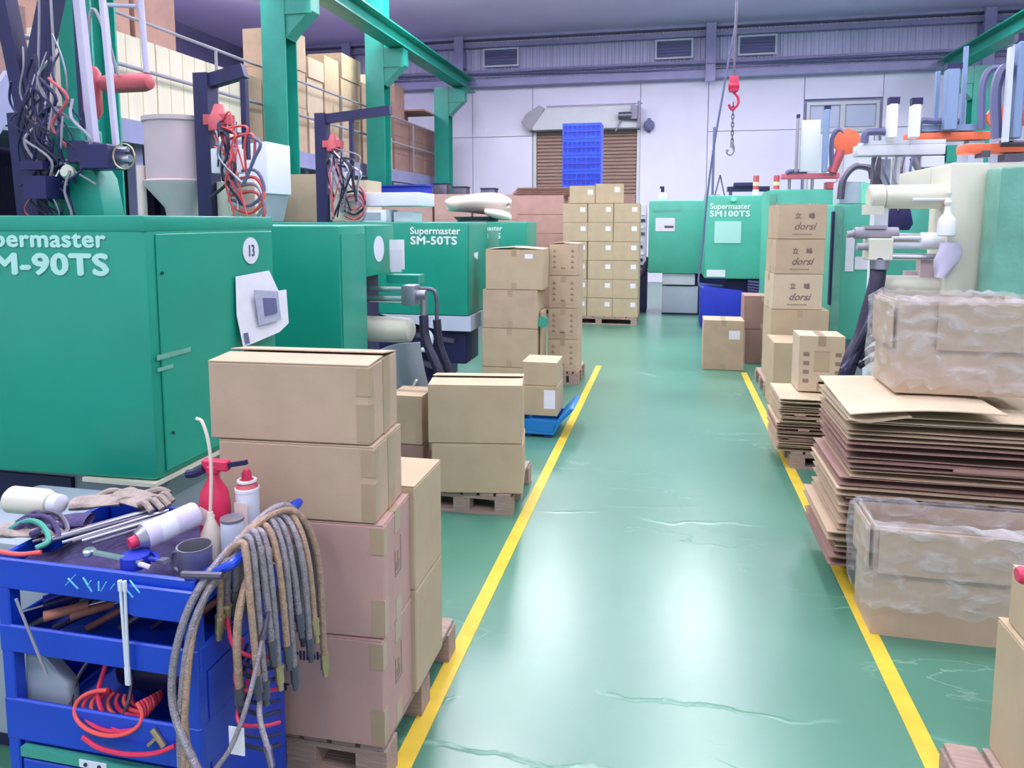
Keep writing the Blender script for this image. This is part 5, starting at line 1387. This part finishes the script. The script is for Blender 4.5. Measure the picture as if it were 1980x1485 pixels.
# --- hoses hung over the trolley handle
hg = 'braided hoses hung over the trolley handle'
lab = ['outermost braided hose arching high over the trolley handle and hanging down its front',
       'second braided hose arching over the handle and hanging down the front',
       'third braided hose reaching lowest down the trolley front']
HX = TX1 + .09
def hose(label, pts, r=.0085, m='braid', fit=True, group=hg):
    t = thing('hose', label, 'hose', group)
    obj('hose_body', MB().tube(pts, r, 10, 8), m, t)
    if fit:
        for a, b2 in ((pts[-1], pts[-2]), (pts[0], pts[1])):
            a = Vector(a); d = (a - Vector(b2)).normalized()
            obj('end_fitting', MB().cyl(a, a + d * .035, r * 1.3, n=10).cyl(a + d * .035, a + d * .055, r * .9, n=10).cyl(a - d * .01, a, r * 1.5, n=6), r_.choice(['brass', 'steel_dark', 'steel_dark']), t)
    return settle(t)
y0 = TY0
specs = [
 ('hose arching highest over the handle, hanging far down the trolley front', [(HX - .02, 1.345, .43), (HX - .115, 1.38, .58), (HX - .105, 1.41, .75), (HX - .06, 1.47, .87), (HX + .0, 1.62, .955), (HX + .03, 1.70, .93), (HX + .05, 1.76, .78), (HX + .06, 1.76, .60)], .0095, 'braid'),
 ('tan hose arching over the handle just below the highest one', [(HX - .07, 1.37, .40), (HX - .10, 1.40, .60), (HX - .07, 1.44, .80), (HX - .02, 1.55, .925), (HX + .03, 1.68, .94), (HX + .07, 1.74, .80), (HX + .085, 1.74, .50)], .0095, 'braid_tan'),
 ('grey hose hanging straight down the trolley front to the bottom', [(HX - .085, 1.36, .32), (HX - .10, 1.385, .55), (HX - .08, 1.42, .76), (HX - .03, 1.50, .885), (HX + .02, 1.6, .91), (HX + .05, 1.68, .80), (HX + .055, 1.68, .62)], .009, 'braid'),
 ('tan strap-like hose falling to the floor beside the drawer', [(HX - .075, 1.355, .08), (HX - .08, 1.365, .3), (HX - .085, 1.38, .55), (HX - .075, 1.43, .78), (HX - .03, 1.5, .87)], .008, 'braid_tan'),
 ('short tan hose with brass end hanging at the trolley corner', [(HX + .0, 1.47, .57), (HX + .005, 1.46, .70), (HX + .01, 1.48, .80), (HX + .02, 1.55, .89), (HX + .04, 1.60, .84)], .010, 'braid_tan'),
]
for lb, pts, r, m_ in specs: hose(lb, pts, r, m_)
nth = ['first', 'second', 'third', 'fourth', 'fifth', 'sixth', 'seventh', 'eighth', 'ninth']
for k in range(9):
    yy = 1.50 + k * .024
    xo = .028 + .007 * k + r_.uniform(-.004, .004)
    zend = [.60, .57, .66, .58, .62, .55, .68, .60, .64][k]
    inn = HX - .05 - r_.uniform(0, .02)
    hose('%s of nine grey hoses over the handle, counted from the front, hanging down outside' % nth[k],
         [(inn, yy, .80 - r_.uniform(0, .08)), (inn + .015, yy, .87), (HX, yy, .928 + .004 * (k % 3)), (HX + xo * .6, yy - .01, .90), (HX + xo, yy - .02, .80), (HX + xo + .012, yy - .02, zend)],
         .0085, 'braid' if k % 4 else 'braid_tan')
hose('thin hose curling out low at the trolley corner with long fitting', [(HX + .05, 1.50, .70), (HX + .045, 1.44, .58), (HX + .02, 1.40, .48), (HX - .02, 1.37, .41), (HX + .02, 1.35, .37)], .006, 'braid')
hose('thin hose with steel nozzle pointing right, low on the trolley side', [(HX + .03, 1.6, .72), (HX + .03, 1.55, .60), (HX + .045, 1.48, .52), (HX + .09, 1.44, .45)], .007, 'braid')
t = thing('cable_bundle', 'dark red and black cable ends tangled on the trolley side', 'cables')
for k in range(9):
    z = .66 - .03 * k
    obj('cable', MB().tube([(HX - .06, 1.52 + .02 * k, z + .06), (HX - .01, 1.47, z + .02 + .01 * (k % 3)), (HX + .03, 1.5, z - .02), (HX + .05, 1.56, z - .05)], .005, 6, 5), ['red', 'hazed_dark', 'black_rubber'][k % 3], t)
obj('tag', MB().box(HX - .01, HX + .03, 1.435, 1.438, .43, .50), 'paper', t)
settle(t)

# --- things on the top tray
ZT = .784
def lying_can(label, a, b2, r, mbody, mcap):
    t = thing('spray_can', label, 'spray can')
    a = Vector(a); b2 = Vector(b2); d = (b2 - a).normalized(); L = (b2 - a).length
    obj('can_body', MB().cyl(a + d * .02, b2, r, n=24).cyl(b2, b2 + d * .006, r * .9, n=24), mbody, t)
    obj('shoulder', MB().cyl(a, a + d * .0195, r * .62, r * .98, n=24), 'steel', t)
    obj('cap', MB().cyl(a - d * .018, a - d * .0003, r * .42, r * .46, n=20), mcap, t)
    obj('label_band', MB().cyl(a + d * (L * .35), a + d * (L * .62), r * 1.015, n=24), 'white_metal', t)
    return settle(t)
t = thing('rag_heap', 'heap of rags and a box filling the bottom of the top tray', 'rags')
def fn(u, v):
    return (TX0 + .03 + .5 * u, TY0 + .02 + .35 * v, .812 + .022 * math.sin(u * 5) * math.sin(v * 3) + .012 * math.sin(u * 23 + v * 11))
obj('rag', MB().grid(fn, 20, 12), 'glove_dark', t, solid=.006); settle(t)
lying_can('purple white spray can lying on the tray, red cap towards the front', (-1.305, 1.52, .895), (-1.235, 1.655, .915), .034, 'purple_white', 'red')
t = thing('trigger_bottle', 'red trigger spray bottle standing at the tray back right', 'bottle')
bx, by = -1.225, 1.73
obj('bottle_body', MB().lathe((bx, by, ZT), [(.036, 0), (.042, .01), (.042, .13), (.036, .17), (.016, .205), (.014, .225)], 20), 'red', t)
obj('spray_head', MB().box(bx - .03, bx + .05, by - .012, by + .012, ZT + .23, ZT + .26).cyl((bx, by, ZT + .22), (bx, by, ZT + .245), .02), 'red', t, bevel=.004)
obj('nozzle', MB().bar((bx + .05, by, ZT + .247), (bx + .11, by - .01, ZT + .262), .012), 'dark_frame', t)
obj('trigger', MB().tube([(bx - .02, by - .01, ZT + .235), (bx - .05, by - .01, ZT + .22), (bx - .075, by - .01, ZT + .215)], .012, 8, 4), 'dark_frame', t)
obj('bottle_label', MB().prism([(bx - .02, ZT + .09), (bx + .025, ZT + .08), (bx + .03, ZT + .12), (bx - .015, ZT + .14)], by - .0455, by - .0435, 'xz'), 'sack', t)
settle(t)
t = thing('aerosol_can', 'white aerosol can with red nozzle standing at the right rear of the tray', 'spray can')
ax, ay = -1.145, 1.765
obj('can_body', MB().lathe((ax, ay, ZT), [(.030, 0), (.032, .003), (.032, .17), (.030, .175)], 24), 'white_metal', t)
obj('can_ring', MB().lathe((ax, ay, ZT), [(.0335, .165), (.0335, .173)], 24).lathe((ax, ay, ZT), [(.027, .19), (.027, .196)], 24), 'white_plastic', t)
obj('shoulder', MB().lathe((ax, ay, ZT), [(.030, .1755), (.018, .197)], 24), 'red_old', t)
obj('nozzle', MB().lathe((ax, ay, ZT), [(.014, .1975), (.013, .215), (.008, .225)], 16), 'red', t)
obj('can_label', MB().box(ax - .02, ax + .02, ay - .0345, ay - .0325, ZT + .06, ZT + .14), 'sack', t)
settle(t)
t = thing('steel_mug', 'dull steel mug at the front right of the tray', 'mug')
mx_, my_ = -1.16, 1.55
obj('mug_body', MB().lathe((mx_, my_, ZT), [(.036, 0), (.040, .004), (.042, .098), (.044, .10), (.040, .10), (.037, .01), (.0, .009)], 24), 'steel', t)
obj('mug_handle', MB().tube([(mx_ - .04, my_, ZT + .08), (mx_ - .065, my_, ZT + .07), (mx_ - .065, my_, ZT + .035), (mx_ - .04, my_, ZT + .02)], .005, 8, 5), 'steel', t)
settle(t)
t = thing('oiler_tube', 'thin pale plastic tube curving up from a white squeeze oiler', 'oiler')
ox, oy = -1.19, 1.66
obj('oiler_body', MB().lathe((ox, oy, ZT), [(.026, 0), (.028, .01), (.028, .08), (.01, .12), (.007, .14)], 16), 'tube_clear', t)
obj('spout', MB().tube([(ox, oy, ZT + .135), (ox + .008, oy, ZT + .25), (ox + .004, oy, ZT + .33), (ox - .012, oy, ZT + .385), (ox - .03, oy, ZT + .395)], .0045, 8, 6), 'tube_clear', t)
settle(t)
t = thing('tin_can', 'plain grey tin right of the steel mug, under the arched hoses', 'tin')
obj('tin_body', MB().lathe((-1.125, 1.66, ZT), [(.028, 0), (.03, .003), (.03, .12), (.028, .123)], 20), 'mint_box', t)
obj('tin_lid', MB().lathe((-1.125, 1.66, ZT), [(.031, .1235), (.031, .13)], 20), 'steel', t); settle(t)
# rods
for k in range(7):
    o_ = k * .012
    tag(obj('steel_rod', MB().cyl((-1.60 + o_ * 2.2, 1.50 + .004 * k, .872 + .003 * (k % 3)), (-1.43 + o_ * 1.8, 1.72, .885 + .004 * (k % 2)), .0042, n=8), 'steel' if k % 2 else 'steel_dark'), nth[k] + ' thin steel rod from the left in the bundle on the top tray', 'rod', 'steel rods on the top tray')
t = thing('ratchet_wrench', 'shiny ratchet wrench lying along the front rim of the top tray', 'wrench')
obj('ratchet_head', MB().lathe((-1.405, 1.475, .868), [(.014, 0), (.016, .003), (.016, .012), (.012, .016)], 16), 'chrome', t)
obj('wrench_handle', MB().bar((-1.39, 1.475, .876), (-1.25, 1.47, .868), .011, .008), 'chrome', t); settle(t)
# goggles / blue roll
t = thing('tape_reel', 'blue reel of tape lying on the front of the top tray', 'tape')
obj('reel', MB().lathe((-1.285, 1.49, .845), [(.02, 0), (.034, 0), (.034, .03), (.02, .03)], 22), 'blue_deep', t)
obj('tape_end', MB().tube([(-1.255, 1.47, .86), (-1.24, 1.455, .87), (-1.22, 1.46, .862)], .006, 6, 4), 'purple_white', t); settle(t)
t = thing('pliers', 'steel pliers with blue grips beside the blue reel', 'pliers')
obj('jaw', MB().bar((-1.225, 1.50, .86), (-1.195, 1.49, .866), .02, .01), 'steel', t)
for s in (-1, 1):
    obj('grip', MB().tube([(-1.225, 1.50, .861), (-1.26, 1.51 + s * .014, .863), (-1.31, 1.515 + s * .02, .864)], .006, 8, 4), 'blue_deep', t)
settle(t)
# gloves
def glove(label, cx, cy, cz, ang, m_, s=1.0):
    t = thing('work_glove', label, 'glove')
    M = Matrix.Translation((cx, cy, cz)) @ Matrix.Rotation(rad(ang), 4, 'Z')
    mb = MB()
    def fn(u, v):
        a = 2 * PI * u
        w = (.042 if v > .3 else .036) * s
        p = M @ Vector(((v - .5) * .13 * s, w * math.cos(a), (.014 + .004 * math.sin(v * 7)) * math.sin(a)))
        return tuple(p)
    obj('palm', MB().grid(fn, 16, 8), m_, t)
    for k in range(4):
        y = (-.03 + .02 * k) * s
        L = (.06, .07, .066, .05)[k] * s
        pts = [M @ Vector((.055 * s, y, 0)), M @ Vector((.055 * s + L * .5, y * 1.15, .014)), M @ Vector((.055 * s + L, y * 1.2, -.004))]
        obj('finger', MB().tube(pts, .0095 * s, 8, 4, r1=.008 * s), m_, t)
    pts = [M @ Vector((-.01, .036 * s, 0)), M @ Vector((.02, .062 * s, .006)), M @ Vector((.05, .07 * s, -.004))]
    obj('thumb', MB().tube(pts, .0095 * s, 8, 4), m_, t)
    return settle(t)
glove('dirty beige work glove, fingers up, at the rear of the tray', -1.60, 1.72, .895, 30, 'glove_cloth')
glove('greyish dirty glove lying across the rods at the tray centre', -1.50, 1.755, .90, -15, 'glove_cloth', 1.05)
glove('purple dark work glove at the front left of the tray', -1.60, 1.60, .885, 200, 'glove_dark', 1.0)
glove('beige dark-striped glove below the lying white bottle', -1.68, 1.55, .875, 10, 'glove_cloth', .95)
t = thing('plastic_bottle', 'off-white plastic bottle lying at the left end of the top tray', 'bottle')
obj('bottle_body', MB().lathe((-1.84, 1.66, .905), [(.03, 0), (.038, .01), (.038, .12), (.03, .14), (.016, .145)], 20, 'x'), 'cream', t)
obj('bottle_cap', MB().lathe((-1.84, 1.66, .905), [(.026, .1455), (.028, .15), (.026, .175), (.012, .18)], 20, 'x'), 'plate_white', t); settle(t)
for k, (mm, lb, dy) in enumerate((('green_glove', 'olive green hose loop on the left of the top tray', 0), ('glove_dark', 'dark purple cord on the left of the top tray', .03), ('steel_dark', 'grey cord looped on the left of the top tray', .06))):
    tag(obj('cord', MB().tube([(-1.72, 1.52 + dy, .872), (-1.66, 1.54 + dy, .905), (-1.60, 1.53 + dy, .905), (-1.55, 1.50 + dy, .88), (-1.56, 1.47 + dy, .872)], .007, 8, 6), mm), lb, 'cord')
tag(obj('orange_hose', MB().tube([(-1.80, 1.47, .875), (-1.70, 1.455, .866), (-1.60, 1.45, .862), (-1.54, 1.465, .866)], .006, 8, 6), 'orange_hose'), 'orange hose end along the front left rim of the top tray', 'hose')

# --- rods hanging through the tray edge
for k, x in enumerate((-1.275, -1.262)):
    tag(obj('hanging_rod', MB().cyl((x, 1.425, .828), (x - .004 * (k * 2 - 1), 1.425, .60), .0038, n=8).cyl((x - .001, 1.425, .84), (x, 1.425, .815), .0055, n=8).cyl((x - .004 * (k * 2 - 1), 1.425, .62), (x - .004 * (k * 2 - 1), 1.425, .575), .005, n=8), 'white_metal'),
        ('left' if k == 0 else 'right') + ' one of two pale rods hanging before the middle shelf', 'rod')
tag(obj('long_rod', MB().cyl((-1.555, 1.40, .775), (-1.495, 1.415, .575), .0035, n=8), 'drum_grey'), 'thin rod leaning out in front of the middle shelf, left side', 'rod')
# --- middle shelf tools
def screwdriver(label, a, b2, mh, r=.011):
    t = thing('screwdriver', label, 'screwdriver')
    a = Vector(a); b2 = Vector(b2); d = (b2 - a).normalized()
    obj('grip', MB().cyl(a, a + d * .1, r, r * .8, n=12), mh, t)
    obj('shaft', MB().cyl(a + d * .1, b2, .0035, n=8), 'steel', t)
    return settle(t)
screwdriver('wooden handled driver lying forward on the middle shelf', (-1.55, 1.47, .69), (-1.38, 1.62, .70), 'wood_handle', .014)
screwdriver('second wooden handled driver behind the first on the middle shelf', (-1.50, 1.50, .68), (-1.34, 1.66, .69), 'wood_handle', .012)
screwdriver('blue handled driver at the left of the middle shelf', (-1.60, 1.52, .70), (-1.45, 1.7, .73), 'blue_deep', .013)
screwdriver('steel tipped driver sticking out at the left end of the middle shelf', (-1.52, 1.58, .70), (-1.66, 1.45, .685), 'hazed_dark', .012)
for k in range(6):
    x = -1.66 + .085 * k
    tag(obj('pry_bar', MB().tube([(x, 1.5 + .02 * k, .625), (x + .1, 1.62, .65 + .012 * k), (x + .17, 1.72, .70)], .009, 8, 4), ['steel_dark', 'hazed_dark', 'wood_handle'][k % 3]), nth[k] + ' bar tool from the left at the back of the middle shelf', 'tool', 'bar tools on the middle shelf')
for k, (x, z1, mm) in enumerate(((-1.64, .75, 'steel'), (-1.60, .73, 'green_glove'), (-1.56, .76, 'drum_grey'), (-1.2, .74, 'hazed_dark'), (-1.16, .72, 'steel_dark'))):
    tag(obj('tool_bottle', MB().lathe((x, 1.66, .6135), [(.015, 0), (.018, .01), (.018, z1 - .68), (.008, z1 - .65), (.007, z1 - .6135)], 12), mm),
        ('leftmost small bottle', 'green small bottle', 'third small bottle', 'dark small bottle', 'rightmost small bottle')[k] + ' standing at the back of the middle shelf', 'bottle')
# --- lower shelf
t = thing('foam_pad', 'grey white folded foam sheet on the lower trolley shelf', 'foam sheet')
obj('pad', MB().prism([(-1.635, .49), (-1.63, .575), (-1.57, .57), (-1.50, .50), (-1.50, .42), (-1.53, .385), (-1.59, .38), (-1.62, .43), (-1.635, .405)], 1.48, 1.52, 'xz'), 'base_grey', t, bevel=.006)
obj('pad', MB().prism([(-1.64, .41), (-1.635, .56), (-1.60, .50), (-1.61, .41)], 1.525, 1.55, 'xz'), 'mint_box', t, bevel=.004)
settle(t)
def ring(c, rx, rz_, y, n=16, tilt=0.0, a0=0, a1=360):
    return [(c[0] + rx * math.cos(rad(a0 + (a1 - a0) * i / n)), y + tilt * math.sin(rad(a0 + (a1 - a0) * i / n)), c[1] + rz_ * math.sin(rad(a0 + (a1 - a0) * i / n))) for i in range(n + 1)]
tag(obj('black_hoop', MB().tube(ring((-1.42, .475), .085, .095, 1.50, tilt=.05), .005, 8, 3), 'steel_dark'), 'dark round hoop standing on the lower trolley shelf', 'hoop')
t = thing('red_hose_coil', 'coil of bright red air hose spilling over the lower shelf lip', 'hose')
for k in range(8):
    rx = .085 - .007 * k; rz_ = .045 - .004 * k
    pts = ring((-1.35 + .006 * k, .475 - .001 * k), rx * 1.15, rz_, 1.445 + .012 * k, tilt=.02, a0=100 + 12 * k, a1=400)
    obj('coil', MB().tube(pts, .0052, 8, 3), 'red' if k % 2 else 'orange_hose', t)
obj('coil', MB().tube([(-1.41, 1.425, .415), (-1.36, 1.42, .398), (-1.28, 1.418, .396), (-1.2, 1.42, .41), (-1.15, 1.43, .43)], .006, 8, 6), 'red', t)
obj('coil', MB().tube([(-1.40, 1.5, .56), (-1.40, 1.47, .50), (-1.36, 1.45, .45), (-1.3, 1.44, .43)], .006, 8, 6), 'red', t)
obj('tap_fitting', MB().cyl((-1.215, 1.435, .46), (-1.185, 1.435, .42), .008, n=10).bar((-1.205, 1.43, .44), (-1.225, 1.43, .42), .008), 'brass', t)
settle(t)
t = thing('black_bag', 'dark bag of tools at the back of the lower trolley shelf', 'bag')
def fn(u, v):
    a = 2 * PI * u; c = math.sin(PI * v) ** .5
    return (-1.32 - .18 * math.cos(PI * v), 1.68 + .09 * math.cos(a) * c, .45 + .07 * math.sin(a) * c + .01 * math.sin(9 * v + a))
obj('bag_body', MB().grid(fn, 18, 12), 'hazed_dark', t); settle(t)
t = thing('floor_bin', 'grey cart edge just left of the blue trolley at the picture edge', 'cart')
obj('cart_side', MB().box(-2.3, -1.80, 1.75, 2.2, .08, .72), 'base_grey', t, bevel=.02)
obj('cart_foot', MB().box(-2.2, -1.9, 1.8, 2.1, 0, .079), 'hazed_dark', t); settle(t)
